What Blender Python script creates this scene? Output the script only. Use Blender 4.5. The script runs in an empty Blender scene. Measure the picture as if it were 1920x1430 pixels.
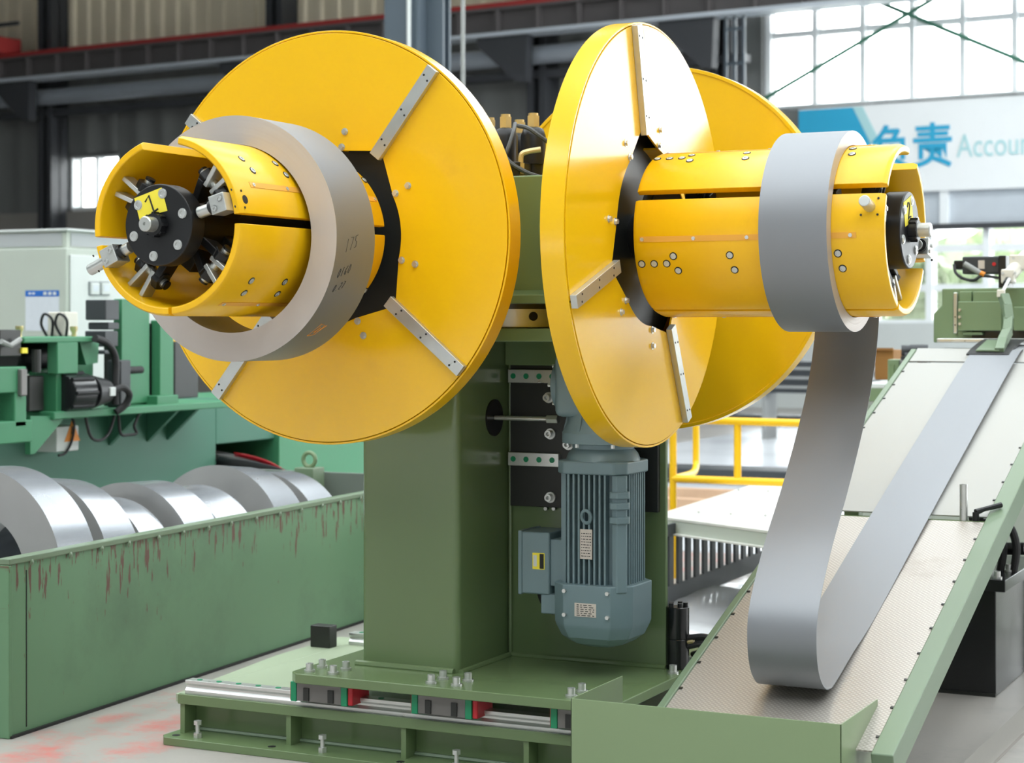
import bpy, math, random
from mathutils import Vector, Matrix, Euler
random.seed(7)
D = bpy.data
SC = bpy.context.scene
COL = SC.collection
PI = math.pi
rad = math.radians

# ------------------------------------------------------------ camera, world, exposure
F_PX, HOR, CAM_H, YAW = 3500.0, 604.0, 1.26, rad(26)
CAM = Vector((2.484, -5.0525, CAM_H))
cam_data = D.cameras.new('camera')
cam = D.objects.new('camera', cam_data)
COL.objects.link(cam)
cam.location = CAM
cam.rotation_euler = (rad(90), 0, YAW)
cam_data.sensor_fit = 'HORIZONTAL'
cam_data.sensor_width = 36.0
cam_data.lens = 36.0 * F_PX / 1920.0
cam_data.shift_y = -(715.0 - HOR) / 1920.0
cam_data.clip_end = 300
cam_data.dof.use_dof = True
cam_data.dof.focus_distance = 4.95
cam_data.dof.aperture_fstop = 5.0
SC.camera = cam

world = D.worlds.new('overcast_sky')
SC.world = world
world.use_nodes = True
bg = world.node_tree.nodes['Background']
bg.inputs['Color'].default_value = (0.97, 0.985, 1.0, 1)
bg.inputs['Strength'].default_value = 11.0
SC.view_settings.view_transform = 'Standard'
SC.view_settings.look = 'None'
SC.view_settings.exposure = 0.12
SC.view_settings.gamma = 1.0
SC.view_settings.use_curve_mapping = False
SC.cycles.max_bounces = 8
SC.cycles.diffuse_bounces = 4
SC.cycles.sample_clamp_indirect = 8.0
# light portals: sampling guides in the window and skylight openings (they give no light of their own)
def portal(loc, sx, sy, rot):
    l = D.lights.new('window_portal', 'AREA'); l.shape = 'RECTANGLE'; l.size = sx; l.size_y = sy
    l.cycles.is_portal = True
    o = D.objects.new('window_portal', l); COL.objects.link(o); o.location = loc; o.rotation_euler = rot
for x_ in (-11.0, -8.0, -5.0, -2.0, 1.0, 4.0, 7.0, 10.0): portal((x_, -1.5, 9.75), 0.9, 21.0, (0, 0, 0))
portal((0.5, 14.0, 9.75), 10.0, 2.4, (0, 0, 0))  # portal of the added far-bay skylight
portal((6.6, 20.5, 5.9), 25.8, 4.6, (rad(-90), 0, rad(-5.3)))

# ------------------------------------------------------------ helpers
RT = Vector((math.cos(YAW), math.sin(YAW), 0))
FW = Vector((-math.sin(YAW), math.cos(YAW), 0))
def ray(px, py): return FW + RT * ((px - 960) / F_PX) + Vector((0, 0, (HOR - py) / F_PX))
def at(px, py, depth): return CAM + ray(px, py) * depth
def on(px, py, x=None, y=None, z=None):
    d = ray(px, py)
    t = (x - CAM.x) / d.x if x is not None else (y - CAM.y) / d.y if y is not None else (z - CAM.z) / d.z
    return CAM + d * t

def lin(c):
    c = c / 255.0
    return c / 12.92 if c <= 0.04045 else ((c + 0.055) / 1.055) ** 2.4
def rgb(r, g, b): return (lin(r), lin(g), lin(b), 1)

def frame(axis, up=Vector((0, 0, 1))):
    a = Vector(axis).normalized()
    if abs(a.dot(up)) > 0.99: up = Vector((0, 1, 0))
    s = up.cross(a).normalized()
    return s, a.cross(s).normalized(), a

class MB:
    def __init__(self): self.v = []; self.f = []
    def add(self, vs, fs):
        b = len(self.v)
        self.v += [tuple(p) for p in vs]
        self.f += [tuple(b + i for i in q) for q in fs]
        return self
    def box(self, x0, y0, z0, x1, y1, z1, m=None):
        x0, x1 = min(x0, x1), max(x0, x1); y0, y1 = min(y0, y1), max(y0, y1); z0, z1 = min(z0, z1), max(z0, z1)
        vs = [Vector(p) for p in ((x0,y0,z0),(x1,y0,z0),(x1,y1,z0),(x0,y1,z0),(x0,y0,z1),(x1,y0,z1),(x1,y1,z1),(x0,y1,z1))]
        if m is not None: vs = [m @ p for p in vs]
        return self.add(vs, [(3,2,1,0),(4,5,6,7),(0,1,5,4),(1,2,6,5),(2,3,7,6),(3,0,4,7)])
    def cbox(self, c, s, m=None):
        c = Vector(c)
        M = Matrix.Translation(c) @ (m.to_4x4() if m is not None else Matrix.Identity(4))
        return self.box(-s[0]/2, -s[1]/2, -s[2]/2, s[0]/2, s[1]/2, s[2]/2, M)
    def bar(self, p0, p1, w, h, up=Vector((0, 0, 1))):
        p0, p1 = Vector(p0), Vector(p1)
        s, u, a = frame(p1 - p0, up)
        vs = []
        for p in (p0, p1):
            for i, j in ((-1,-1),(1,-1),(1,1),(-1,1)): vs.append(p + s*(i*w/2) + u*(j*h/2))
        return self.add(vs, [(3,2,1,0),(4,5,6,7),(0,1,5,4),(1,2,6,5),(2,3,7,6),(3,0,4,7)])
    def cyl(self, p0, p1, r, r1=None, n=24, caps=True, ph=0.0):
        p0, p1 = Vector(p0), Vector(p1); r1 = r if r1 is None else r1
        s, u, a = frame(p1 - p0)
        vs = []
        for p, q in ((p0, r), (p1, r1)):
            for i in range(n):
                t = 2*PI*i/n + ph
                vs.append(p + s*(q*math.cos(t)) + u*(q*math.sin(t)))
        fs = [(i, (i+1) % n, n + (i+1) % n, n + i) for i in range(n)]
        if caps: fs += [tuple(range(n-1, -1, -1)), tuple(range(n, 2*n))]
        return self.add(vs, fs)
    def tube(self, pts, r, n=10, caps=True):
        pts = [Vector(p) for p in pts]; m = len(pts)
        vs, fs = [], []
        up = None
        for k, p in enumerate(pts):
            t = (pts[min(k+1, m-1)] - pts[max(k-1, 0)]).normalized()
            if up is None: s, u, _ = frame(t)
            else:
                s = up.cross(t)
                s = s.normalized() if s.length > 1e-5 else frame(t)[0]
                u = t.cross(s).normalized()
            up = u
            q = r[k] if isinstance(r, (list, tuple)) else r
            for i in range(n):
                a = 2*PI*i/n
                vs.append(p + s*(q*math.cos(a)) + u*(q*math.sin(a)))
        for k in range(m-1):
            for i in range(n): fs.append((k*n+i, k*n+(i+1) % n, (k+1)*n+(i+1) % n, (k+1)*n+i))
        if caps: fs += [tuple(range(n-1, -1, -1)), tuple(range((m-1)*n, m*n))]
        return self.add(vs, fs)
    def prism(self, poly, a, b, ax='y'):
        """poly: 2-D outline, extruded between a and b along ax. ax x:(y,z) y:(x,z) z:(x,y)"""
        def P(p, d):
            if ax == 'x': return (d, p[0], p[1])
            if ax == 'y': return (p[0], d, p[1])
            return (p[0], p[1], d)
        n = len(poly)
        vs = [P(p, a) for p in poly] + [P(p, b) for p in poly]
        fs = [tuple(range(n-1, -1, -1)), tuple(range(n, 2*n))] + [(i, (i+1) % n, n+(i+1) % n, n+i) for i in range(n)]
        return self.add(vs, fs)
    def lathe(self, prof, n=64, closed=False, a0=0.0, a1=2*PI, ax='x'):
        """prof: (axial, radius) outline turned about the local axis ax (angle from +y to +z)"""
        full = abs(a1 - a0 - 2*PI) < 1e-6
        m = n if full else n + 1
        vs, fs = [], []
        for i in range(m):
            t = a0 + (a1 - a0)*i/n
            c, s = math.cos(t), math.sin(t)
            for x, r in prof:
                vs.append((x, r*c, r*s) if ax == 'x' else (r*c, r*s, x))
        k = len(prof)
        for i in range(n):
            j = (i+1) % m
            for q in range(k if closed else k-1):
                w = (q+1) % k
                fs.append((i*k+q, i*k+w, j*k+w, j*k+q))
        if closed and not full:
            fs += [tuple(range(k-1, -1, -1)), tuple(range((m-1)*k, m*k))]
        return self.add(vs, fs)
    def shell(self, r0, r1, a0, a1, x0, x1, n=20):
        return self.lathe([(x0, r0), (x1, r0), (x1, r1), (x0, r1)], n, True, rad(a0), rad(a1))
    def mesh(self, name, mat, smooth=True, ang=35):
        me = D.meshes.new(name)
        me.from_pydata(self.v, [], self.f)
        me.validate()
        import bmesh
        bm = bmesh.new(); bm.from_mesh(me)
        bmesh.ops.recalc_face_normals(bm, faces=bm.faces)
        bm.to_mesh(me); bm.free()
        if smooth:
            me.polygons.foreach_set('use_smooth', [True]*len(me.polygons))
            me.set_sharp_from_angle(angle=rad(ang))
        if mat is not None: me.materials.append(mat)
        me.update()
        return me
    def build(self, name, mat, parent=None, bevel=0.0, seg=2, **kw):
        return put(name, self.mesh(name, mat, **kw), parent, bevel=bevel, seg=seg)

def put(name, me, parent=None, loc=None, rot=None, bevel=0.0, seg=2):
    o = D.objects.new(name, me)
    COL.objects.link(o)
    if parent is not None: o.parent = parent
    if loc is not None: o.location = loc
    if rot is not None: o.rotation_euler = rot
    if bevel:
        md = o.modifiers.new('bevel', 'BEVEL')
        md.width = bevel; md.segments = seg; md.limit_method = 'ANGLE'; md.angle_limit = rad(40)
        md.harden_normals = True
    return o
def aim(axis):
    """euler turning local +z onto axis"""
    return Vector(axis).to_track_quat('Z', 'Y').to_euler()
def thing(name, label, cat, loc=(0, 0, 0), rotz=0.0, group=None):
    o = D.objects.new(name, None)
    COL.objects.link(o)
    o.empty_display_size = 0.05
    o.location = loc; o.rotation_euler = (0, 0, rotz)
    return tag(o, label, cat, group)
def tag(o, label, cat, group=None):
    o['label'] = label; o['category'] = cat
    if group: o['group'] = group
    return o
def struct(o):
    o['kind'] = 'structure'
    return o
def stuff(o):
    o['kind'] = 'stuff'
    return o
def arc_pts(c, r, a0, a1, n):
    return [(c[0] + r*math.cos(rad(a0 + (a1-a0)*i/n)), c[1] + r*math.sin(rad(a0 + (a1-a0)*i/n))) for i in range(n+1)]
def bez(p0, p1, p2, p3, n=16):
    p0, p1, p2, p3 = map(Vector, (p0, p1, p2, p3)); out = []
    for i in range(n+1):
        t = i/n; s = 1-t
        out.append(p0*s**3 + p1*3*s*s*t + p2*3*s*t*t + p3*t**3)
    return out
def smooth_path(pts, sub=6):
    pts = [Vector(p) for p in pts]; out = []
    for i in range(len(pts)-1):
        a = pts[max(i-1, 0)]; b = pts[i]; c = pts[i+1]; d = pts[min(i+2, len(pts)-1)]
        for k in range(sub):
            t = k/sub
            out.append(0.5*((2*b) + (c-a)*t + (2*a-5*b+4*c-d)*t*t + (3*b-a-3*c+d)*t**3))
    out.append(pts[-1])
    return out

# ------------------------------------------------------------ materials
def pm(name, col, rough=0.5, metal=0.0, var=0.06, scale=5.0, bump=0.0, bscale=60.0, rvar=0.08, coat=0.0, tint=None, tint_t=(0.55, 0.7), tscale=3.0):
    m = D.materials.new(name); m.use_nodes = True
    nt = m.node_tree; N = nt.nodes; L = nt.links
    b = N['Principled BSDF']
    tc = N.new('ShaderNodeTexCoord')
    nz = N.new('ShaderNodeTexNoise'); nz.inputs['Scale'].default_value = scale; nz.inputs['Detail'].default_value = 5
    L.new(tc.outputs['Object'], nz.inputs['Vector'])
    mx = N.new('ShaderNodeMix'); mx.data_type = 'RGBA'
    mr = N.new('ShaderNodeMapRange'); mr.inputs[1].default_value = 0.15; mr.inputs[2].default_value = 0.85
    L.new(nz.outputs['Fac'], mr.inputs[0]); L.new(mr.outputs[0], mx.inputs[0])
    c = Vector(col[:3])
    mx.inputs[6].default_value = (*[max(0, q*(1-var)) for q in c], 1)
    mx.inputs[7].default_value = (*[min(1, q*(1+var)) for q in c], 1)
    out = mx.outputs[2]
    if tint is not None:
        n2 = N.new('ShaderNodeTexNoise'); n2.inputs['Scale'].default_value = tscale; n2.inputs['Detail'].default_value = 8; n2.inputs['Roughness'].default_value = 0.7
        L.new(tc.outputs['Object'], n2.inputs['Vector'])
        m2 = N.new('ShaderNodeMapRange'); m2.inputs[1].default_value = tint_t[0]; m2.inputs[2].default_value = tint_t[1]
        L.new(n2.outputs['Fac'], m2.inputs[0])
        x2 = N.new('ShaderNodeMix'); x2.data_type = 'RGBA'
        L.new(m2.outputs[0], x2.inputs[0]); L.new(out, x2.inputs[6]); x2.inputs[7].default_value = tint
        out = x2.outputs[2]
    L.new(out, b.inputs['Base Color'])
    rr = N.new('ShaderNodeMapRange'); rr.inputs[1].default_value = 0.15; rr.inputs[2].default_value = 0.85
    rr.inputs[3].default_value = max(0.02, rough - rvar); rr.inputs[4].default_value = min(1, rough + rvar)
    L.new(nz.outputs['Fac'], rr.inputs[0]); L.new(rr.outputs[0], b.inputs['Roughness'])
    b.inputs['Metallic'].default_value = metal
    if coat:
        b.inputs['Coat Weight'].default_value = coat; b.inputs['Coat Roughness'].default_value = 0.12
    if bump:
        n3 = N.new('ShaderNodeTexNoise'); n3.inputs['Scale'].default_value = bscale; n3.inputs['Detail'].default_value = 3
        L.new(tc.outputs['Object'], n3.inputs['Vector'])
        bp = N.new('ShaderNodeBump'); bp.inputs['Strength'].default_value = bump; bp.inputs['Distance'].default_value = 0.004
        L.new(n3.outputs['Fac'], bp.inputs['Height']); L.new(bp.outputs['Normal'], b.inputs['Normal'])
    return m
def node(m, kind, **kw):
    n = m.node_tree.nodes.new(kind)
    for k, v in kw.items(): setattr(n, k, v)
    return n

M = {}
M['yellow'] = pm('yellow_enamel', rgb(247, 194, 18), 0.20, var=0.03, scale=2.5, rvar=0.02, coat=0.1, tint=rgb(234, 178, 20), tint_t=(0.62, 0.85), tscale=2.0)
M['yellow_shell'] = pm('yellow_shell_paint', rgb(246, 190, 14), 0.30, var=0.05, scale=7, rvar=0.03, tint=rgb(222, 162, 16), tint_t=(0.6, 0.85), tscale=4.0)
M['strip_yellow'] = pm('amber_wear_strip', rgb(236, 170, 62), 0.45, var=0.06, scale=12)
M['green'] = pm('olive_green_enamel', rgb(108, 129, 90), 0.20, var=0.03, scale=1.2, rvar=0.02)
M['green_light'] = pm('sage_green_sheet', rgb(112, 132, 107), 0.38, var=0.03, scale=4, rvar=0.03)
M['trough'] = pm('olive_sheet_paint', rgb(130, 150, 112), 0.34, var=0.03, scale=2, rvar=0.03)
M['deck'] = pm('pale_green_deck', rgb(160, 174, 148), 0.4, var=0.06, scale=3)
M['green_feed'] = pm('sage_green_machine', rgb(116, 137, 102), 0.4, var=0.05, scale=5)
M['press'] = pm('jade_green_enamel', rgb(64, 132, 94), 0.5, var=0.06, scale=2)
M['press_dark'] = pm('teal_green_enamel', rgb(62, 114, 94), 0.55, var=0.06, scale=1.5)
M['steel'] = pm('bright_zinc_steel', rgb(212, 214, 212), 0.32, 0.75, var=0.05, scale=40)
M['ground'] = pm('ground_steel_bar', rgb(202, 205, 202), 0.34, 0.8, var=0.08, scale=18, rvar=0.04)
M['coilsteel'] = pm('galvanised_strip', rgb(146, 149, 154), 0.52, 0.75, var=0.02, scale=2, rvar=0.02)
M['coiledge'] = pm('coil_edge_steel', rgb(196, 190, 186), 0.5, 0.4, var=0.05, scale=5, rvar=0.03)
M['bincoil'] = pm('galvanised_slit_coil', rgb(172, 176, 182), 0.27, 0.75, var=0.02, scale=4, rvar=0.01)
M['bincoil_edge'] = pm('slit_coil_edge', rgb(172, 172, 172), 0.5, 0.6, var=0.08, scale=8)
M['motor'] = pm('blue_grey_motor_paint', rgb(112, 134, 140), 0.4, var=0.05, scale=8)
M['black'] = pm('black_oxide', rgb(32, 33, 35), 0.38, 0.3, var=0.2, scale=14)
M['blackpaint'] = pm('black_gloss_paint', rgb(28, 30, 32), 0.22, var=0.15, scale=3)
M['rubber'] = pm('black_rubber', rgb(30, 30, 32), 0.6, var=0.15, scale=30)
M['darkpanel'] = pm('black_cover_plate', rgb(38, 40, 38), 0.4, var=0.15, scale=4)
M['brass'] = pm('brass_cap', rgb(206, 188, 140), 0.4, 0.6, var=0.08, scale=30)
M['red'] = pm('red_plastic', rgb(190, 32, 44), 0.4)
M['greenplastic'] = pm('green_plastic', rgb(20, 140, 96), 0.4)
M['greycarriage'] = pm('grey_carriage_steel', rgb(120, 118, 116), 0.45, 0.5)
M['sticker'] = pm('yellow_paper', rgb(244, 226, 66), 0.6, var=0.03)
M['ink'] = pm('black_ink', rgb(24, 24, 24), 0.6)
M['orangemark'] = pm('orange_marker', rgb(226, 150, 50), 0.6)
M['plate'] = pm('aluminium_nameplate', rgb(205, 196, 186), 0.5, 0.2)
M['white'] = pm('white_enamel', rgb(204, 209, 207), 0.5, var=0.02)
M['cabside'] = pm('grey_green_enamel', rgb(180, 188, 178), 0.5, var=0.03)
M['blue'] = pm('blue_print', rgb(28, 98, 184), 0.5)
M['paper'] = pm('pale_print', rgb(206, 212, 220), 0.6, var=0.05, scale=30)
M['orange'] = pm('orange_print', rgb(230, 140, 40), 0.5)
M['wallgrey'] = pm('dark_grey_cladding', rgb(124, 126, 125), 0.6, var=0.06, scale=0.7)
M['wallbeige'] = pm('backlit_beige_tone', rgb(240, 228, 202), 0.6, var=0.10, scale=0.8)  # opaque sheet; daylight shining through is put into its lightened colour
M['dado'] = pm('rendered_masonry', rgb(158, 154, 148), 0.8, var=0.06, scale=1)
M['darksteel'] = pm('dark_painted_steel', rgb(62, 64, 68), 0.5, var=0.1, scale=1)
M['beam'] = pm('brown_grey_girder', rgb(96, 92, 92), 0.6, var=0.1, scale=1)
M['bluesteel'] = pm('blue_grey_column', rgb(76, 87, 96), 0.45, var=0.05, scale=1)
M['palesteel'] = pm('pale_grey_steel', rgb(196, 204, 212), 0.45, var=0.04)
M['craned'] = pm('crane_red', rgb(168, 52, 50), 0.5, var=0.1, scale=2)
M['framewhite'] = pm('white_window_frame', rgb(240, 244, 246), 0.5, var=0.02)  # lightened: glare round the windows is put into the frame colour
M['sign'] = pm('white_sign_board', rgb(240, 243, 244), 0.5, var=0.01)
M['cyan'] = pm('cyan_print', rgb(42, 166, 208), 0.5, var=0.02)
M['palecyan'] = pm('pale_cyan_print', rgb(176, 218, 222), 0.5, var=0.02)
M['railing'] = pm('yellow_tube_paint', rgb(250, 196, 20), 0.35, var=0.03)
M['wood'] = pm('pallet_wood', rgb(196, 160, 130), 0.7, var=0.15, scale=8)
M['whitesheet'] = pm('white_coated_sheet', rgb(166, 166, 162), 0.48, 0.1, var=0.02, scale=3, rvar=0.03, tint=rgb(150, 148, 144), tint_t=(0.66, 0.8), tscale=2.2)
M['platform'] = pm('pale_platform_sheet', rgb(226, 226, 220), 0.4, 0.2, var=0.02)
M['roofdeck'] = pm('pale_roof_deck', rgb(170, 174, 176), 0.7, var=0.03)
M['duct'] = pm('zinc_duct', rgb(176, 184, 194), 0.4, 0.4, var=0.05)
M['cablegrey'] = pm('grey_cable', rgb(150, 152, 150), 0.6)
M['epoxy'] = pm('pale_epoxy_floor', rgb(222, 226, 232), 0.22, var=0.05, scale=0.6)
M['tray_in'] = pm('bin_inside', rgb(110, 120, 112), 0.7, var=0.15, scale=3)
M['leaf'] = pm('hazed_foliage', rgb(214, 226, 198), 0.8, var=0.25, scale=1.5)  # paled: outdoor haze and overexposure are put into the leaf colour
M['trunk'] = pm('bark', rgb(110, 96, 84), 0.9)
M['wrap'] = pm('crumpled_plastic_wrap', rgb(214, 216, 220), 0.18, 0.35, var=0.06, scale=3, bump=0.5, bscale=7)
M['cardboard'] = pm('brown_carton', rgb(140, 98, 46), 0.8)
M['hose'] = pm('braided_hose', rgb(70, 72, 72), 0.5, 0.2, var=0.4, scale=120)
M['whitecast'] = pm('cream_casting', rgb(222, 218, 206), 0.45)
M['plastic_dark'] = pm('dark_plastic', rgb(54, 58, 62), 0.45)

# glass: clear thin pane, a little reflection
g = D.materials.new('window_glass'); g.use_nodes = True
nt = g.node_tree; nt.nodes.clear()
o_ = nt.nodes.new('ShaderNodeOutputMaterial'); mxs = nt.nodes.new('ShaderNodeMixShader'); mxs.inputs[0].default_value = 0.06
t_ = nt.nodes.new('ShaderNodeBsdfTransparent'); t_.inputs[0].default_value = (0.97, 0.99, 0.985, 1)
gl = nt.nodes.new('ShaderNodeBsdfGlossy'); gl.inputs['Roughness'].default_value = 0.05
nt.links.new(t_.outputs[0], mxs.inputs[1]); nt.links.new(gl.outputs[0], mxs.inputs[2]); nt.links.new(mxs.outputs[0], o_.inputs[0])
M['glass'] = g

# bin paint: green with rusty scratches, denser near the rim where coils are craned over it
def bin_paint():
    m = pm('scratched_green_paint', rgb(100, 138, 104), 0.5, var=0.08, scale=1.6, tint=rgb(84, 112, 86), tint_t=(0.5, 0.78), tscale=1.3)
    N = m.node_tree.nodes; L = m.node_tree.links; b = N['Principled BSDF']
    src = b.inputs['Base Color'].links[0].from_socket
    tc = N.new('ShaderNodeTexCoord'); mp = N.new('ShaderNodeMapping'); mp.inputs['Scale'].default_value = (1.0, 42, 6.0)
    L.new(tc.outputs['Object'], mp.inputs['Vector'])
    nz = N.new('ShaderNodeTexNoise'); nz.inputs['Scale'].default_value = 1.0; nz.inputs['Detail'].default_value = 4; nz.inputs['Roughness'].default_value = 0.6
    L.new(mp.outputs[0], nz.inputs['Vector'])
    sp = N.new('ShaderNodeSeparateXYZ'); L.new(tc.outputs['Object'], sp.inputs[0])
    zr = N.new('ShaderNodeMapRange'); zr.inputs[1].default_value = 0.22; zr.inputs[2].default_value = 0.54; zr.inputs[3].default_value = -0.02; zr.inputs[4].default_value = 0.19
    L.new(sp.outputs[2], zr.inputs[0])
    n2 = N.new('ShaderNodeTexNoise'); n2.inputs['Scale'].default_value = 2.2
    L.new(tc.outputs['Object'], n2.inputs['Vector'])
    yr = N.new('ShaderNodeMapRange'); yr.inputs[1].default_value = 0.35; yr.inputs[2].default_value = 0.65; yr.inputs[3].default_value = -0.03; yr.inputs[4].default_value = 0.03
    L.new(n2.outputs['Fac'], yr.inputs[0])
    a1 = N.new('ShaderNodeMath'); a1.operation = 'ADD'; L.new(nz.outputs['Fac'], a1.inputs[0]); L.new(zr.outputs[0], a1.inputs[1])
    a2 = N.new('ShaderNodeMath'); a2.operation = 'ADD'; L.new(a1.outputs[0], a2.inputs[0]); L.new(yr.outputs[0], a2.inputs[1])
    mr = N.new('ShaderNodeMapRange'); mr.inputs[1].default_value = 0.70; mr.inputs[2].default_value = 0.73
    L.new(a2.outputs[0], mr.inputs[0])
    mx = N.new('ShaderNodeMix'); mx.data_type = 'RGBA'; mx.inputs[7].default_value = rgb(100, 70, 58)
    L.new(mr.outputs[0], mx.inputs[0]); L.new(src, mx.inputs[6]); L.new(mx.outputs[2], b.inputs['Base Color'])
    return m
M['bin'] = bin_paint()

# concrete floor with worn red paint beside the bin and along the aisle
def floor_mat():
    m = pm('worn_concrete', rgb(164, 160, 155), 0.42, var=0.10, scale=0.9, rvar=0.12, tint=rgb(140, 139, 136), tint_t=(0.5, 0.75), tscale=2.3, bump=0.06, bscale=45)
    N = m.node_tree.nodes; L = m.node_tree.links; b = N['Principled BSDF']
    src = b.inputs['Base Color'].links[0].from_socket
    tc = N.new('ShaderNodeTexCoord')
    nz = N.new('ShaderNodeTexNoise'); nz.inputs['Scale'].default_value = 4.5; nz.inputs['Detail'].default_value = 10; nz.inputs['Roughness'].default_value = 0.75
    L.new(tc.outputs['Object'], nz.inputs['Vector'])
    sp = N.new('ShaderNodeSeparateXYZ'); L.new(tc.outputs['Object'], sp.inputs[0])
    # a painted aisle strip between bin and rails (x about -1.3 .. -0.7)
    d = N.new('ShaderNodeMath'); d.operation = 'ADD'; d.inputs[1].default_value = 1.08; L.new(sp.outputs[0], d.inputs[0])
    ab = N.new('ShaderNodeMath'); ab.operation = 'ABSOLUTE'; L.new(d.outputs[0], ab.inputs[0])
    k = N.new('ShaderNodeMapRange'); k.inputs[1].default_value = 0.2; k.inputs[2].default_value = 0.5; k.inputs[3].default_value = 0.13; k.inputs[4].default_value = -0.25
    L.new(ab.outputs[0], k.inputs[0])
    a = N.new('ShaderNodeMath'); a.operation = 'ADD'; L.new(nz.outputs['Fac'], a.inputs[0]); L.new(k.outputs[0], a.inputs[1])
    mr = N.new('ShaderNodeMapRange'); mr.inputs[1].default_value = 0.59; mr.inputs[2].default_value = 0.80; mr.inputs[4].default_value = 0.85
    L.new(a.outputs[0], mr.inputs[0])
    mx = N.new('ShaderNodeMix'); mx.data_type = 'RGBA'; mx.inputs[7].default_value = rgb(206, 100, 92)
    L.new(mr.outputs[0], mx.inputs[0]); L.new(src, mx.inputs[6]); L.new(mx.outputs[2], b.inputs['Base Color'])
    return m
M['floor'] = floor_mat()

# ramp sheet: fine embossed dimples
def dimple_sheet():
    m = pm('dimpled_zinc_sheet', rgb(196, 191, 184), 0.38, 0.4, var=0.04, scale=2.0, tint=rgb(170, 160, 150), tint_t=(0.56, 0.68), tscale=1.6)
    N = m.node_tree.nodes; L = m.node_tree.links; b = N['Principled BSDF']
    tc = N.new('ShaderNodeTexCoord'); mp = N.new('ShaderNodeMapping'); mp.inputs['Rotation'].default_value = (0, 0, rad(45))
    L.new(tc.outputs['Object'], mp.inputs['Vector'])
    vo = N.new('ShaderNodeTexVoronoi'); vo.inputs['Scale'].default_value = 105; vo.inputs['Randomness'].default_value = 0.0; vo.voronoi_dimensions = '2D'
    L.new(mp.outputs[0], vo.inputs['Vector'])
    bp = N.new('ShaderNodeBump'); bp.inputs['Strength'].default_value = 0.45; bp.inputs['Distance'].default_value = 0.002
    L.new(vo.outputs['Distance'], bp.inputs['Height']); L.new(bp.outputs['Normal'], b.inputs['Normal'])
    src = b.inputs['Base Color'].links[0].from_socket
    mr = N.new('ShaderNodeMapRange'); mr.inputs[1].default_value = 0.15; mr.inputs[2].default_value = 0.5; mr.inputs[3].default_value = 0.0; mr.inputs[4].default_value = 0.55
    L.new(vo.outputs['Distance'], mr.inputs[0])
    mx = N.new('ShaderNodeMix'); mx.data_type = 'RGBA'; mx.inputs[7].default_value = rgb(142, 134, 126)
    L.new(mr.outputs[0], mx.inputs[0]); L.new(src, mx.inputs[6]); L.new(mx.outputs[2], b.inputs['Base Color'])
    return m
M['dimple'] = dimple_sheet()

# shared fasteners ---------------------------------------------------------
def hex_mesh(name, r, h, mat, washer=True):
    b = MB()
    if washer: b.cyl((0, 0, 0), (0, 0, h*0.18), r*1.35, n=16)
    b.cyl((0, 0, h*0.15 if washer else 0), (0, 0, h), r, n=6)
    return b.mesh(name, mat, ang=25)
def socket_mesh(name, r, h, mat):
    b = MB()
    b.cyl((0, 0, 0), (0, 0, h*0.25), r*1.5, n=16)
    b.lathe([(0, r), (h, r), (h, r*0.55), (h*0.5, r*0.5), (h*0.5, 0.0001)], 14, ax='z')
    return b.mesh(name, mat, ang=30)
ME = {}
ME['hex'] = hex_mesh('hex_bolt', 0.0075, 0.008, M['steel'])
ME['hexs'] = hex_mesh('small_hex_bolt', 0.006, 0.010, M['steel'], False)
ME['socket'] = socket_mesh('socket_bolt', 0.011, 0.024, M['steel'])
ME['sockets'] = socket_mesh('socket_screw', 0.006, 0.006, M['steel'])
ME['tinyhole'] = MB().cyl((0, 0, 0), (0, 0, 0.0012), 0.003, n=10).mesh('hole', M['ink'])
def fast(name, me, parent, loc, axis=(0, 0, 1)):
    return put(name, me, parent, loc, aim(axis))

# ============================================================ the hall
fl = MB().box(-60, -12, -0.1, 40, 60, 0.0).build('floor', M['floor']); struct(fl)
fl['label'] = 'worn grey concrete workshop floor with faded red paint'

fe = MB().box(-4.5, 4.6, 0.0, 14, 20.3, 0.004).build('floor_epoxy', M['epoxy']); struct(fe); fe['label'] = 'pale glossy epoxy floor behind the machine'
WANG = rad(-5.3)
WO = Vector((-10.667, 21.911, 0))
WD = Vector((math.cos(WANG), math.sin(WANG), 0)); WN = Vector((-math.sin(WANG), math.cos(WANG), 0))
def wall_obj(b, name, mat, parent=None, bevel=0.0):
    """geometry given in wall coordinates: s along the wall, d in front of it (towards the hall is negative y), z up"""
    if parent is not None: return b.build(name, mat, parent, bevel=bevel)
    o = b.build(name, mat, None, bevel=bevel)
    o.location = WO; o.rotation_euler = (0, 0, WANG)
    return o
def wthing(name, label, cat, s, d, z, group=None):
    p = WO + WD*s - WN*d
    return thing(name, label, cat, (p.x, p.y, z), WANG, group)
def wbox(b, s0, s1, d0, d1, z0, z1): return b.box(s0, -d1, z0, s1, -d0, z1)
def cladding(s0, s1, z0, z1, pitch, depth):
    b = MB(); prof = []
    s = s0
    while s < s1 - 1e-6:
        for t, q in ((0, 0), (0.55, 0), (0.65, 1), (0.9, 1)):
            x = s + t*pitch
            if x <= s1: prof.append((x, -0.06 - q*depth))
        s += pitch
    prof.append((s1, -0.06))
    vs, fs = [], []
    for x, y in prof: vs += [(x, y, z0), (x, y, z1)]
    for i in range(len(prof)-1): fs.append((2*i, 2*i+2, 2*i+3, 2*i+1))
    b.add(vs, fs)
    return b
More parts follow.
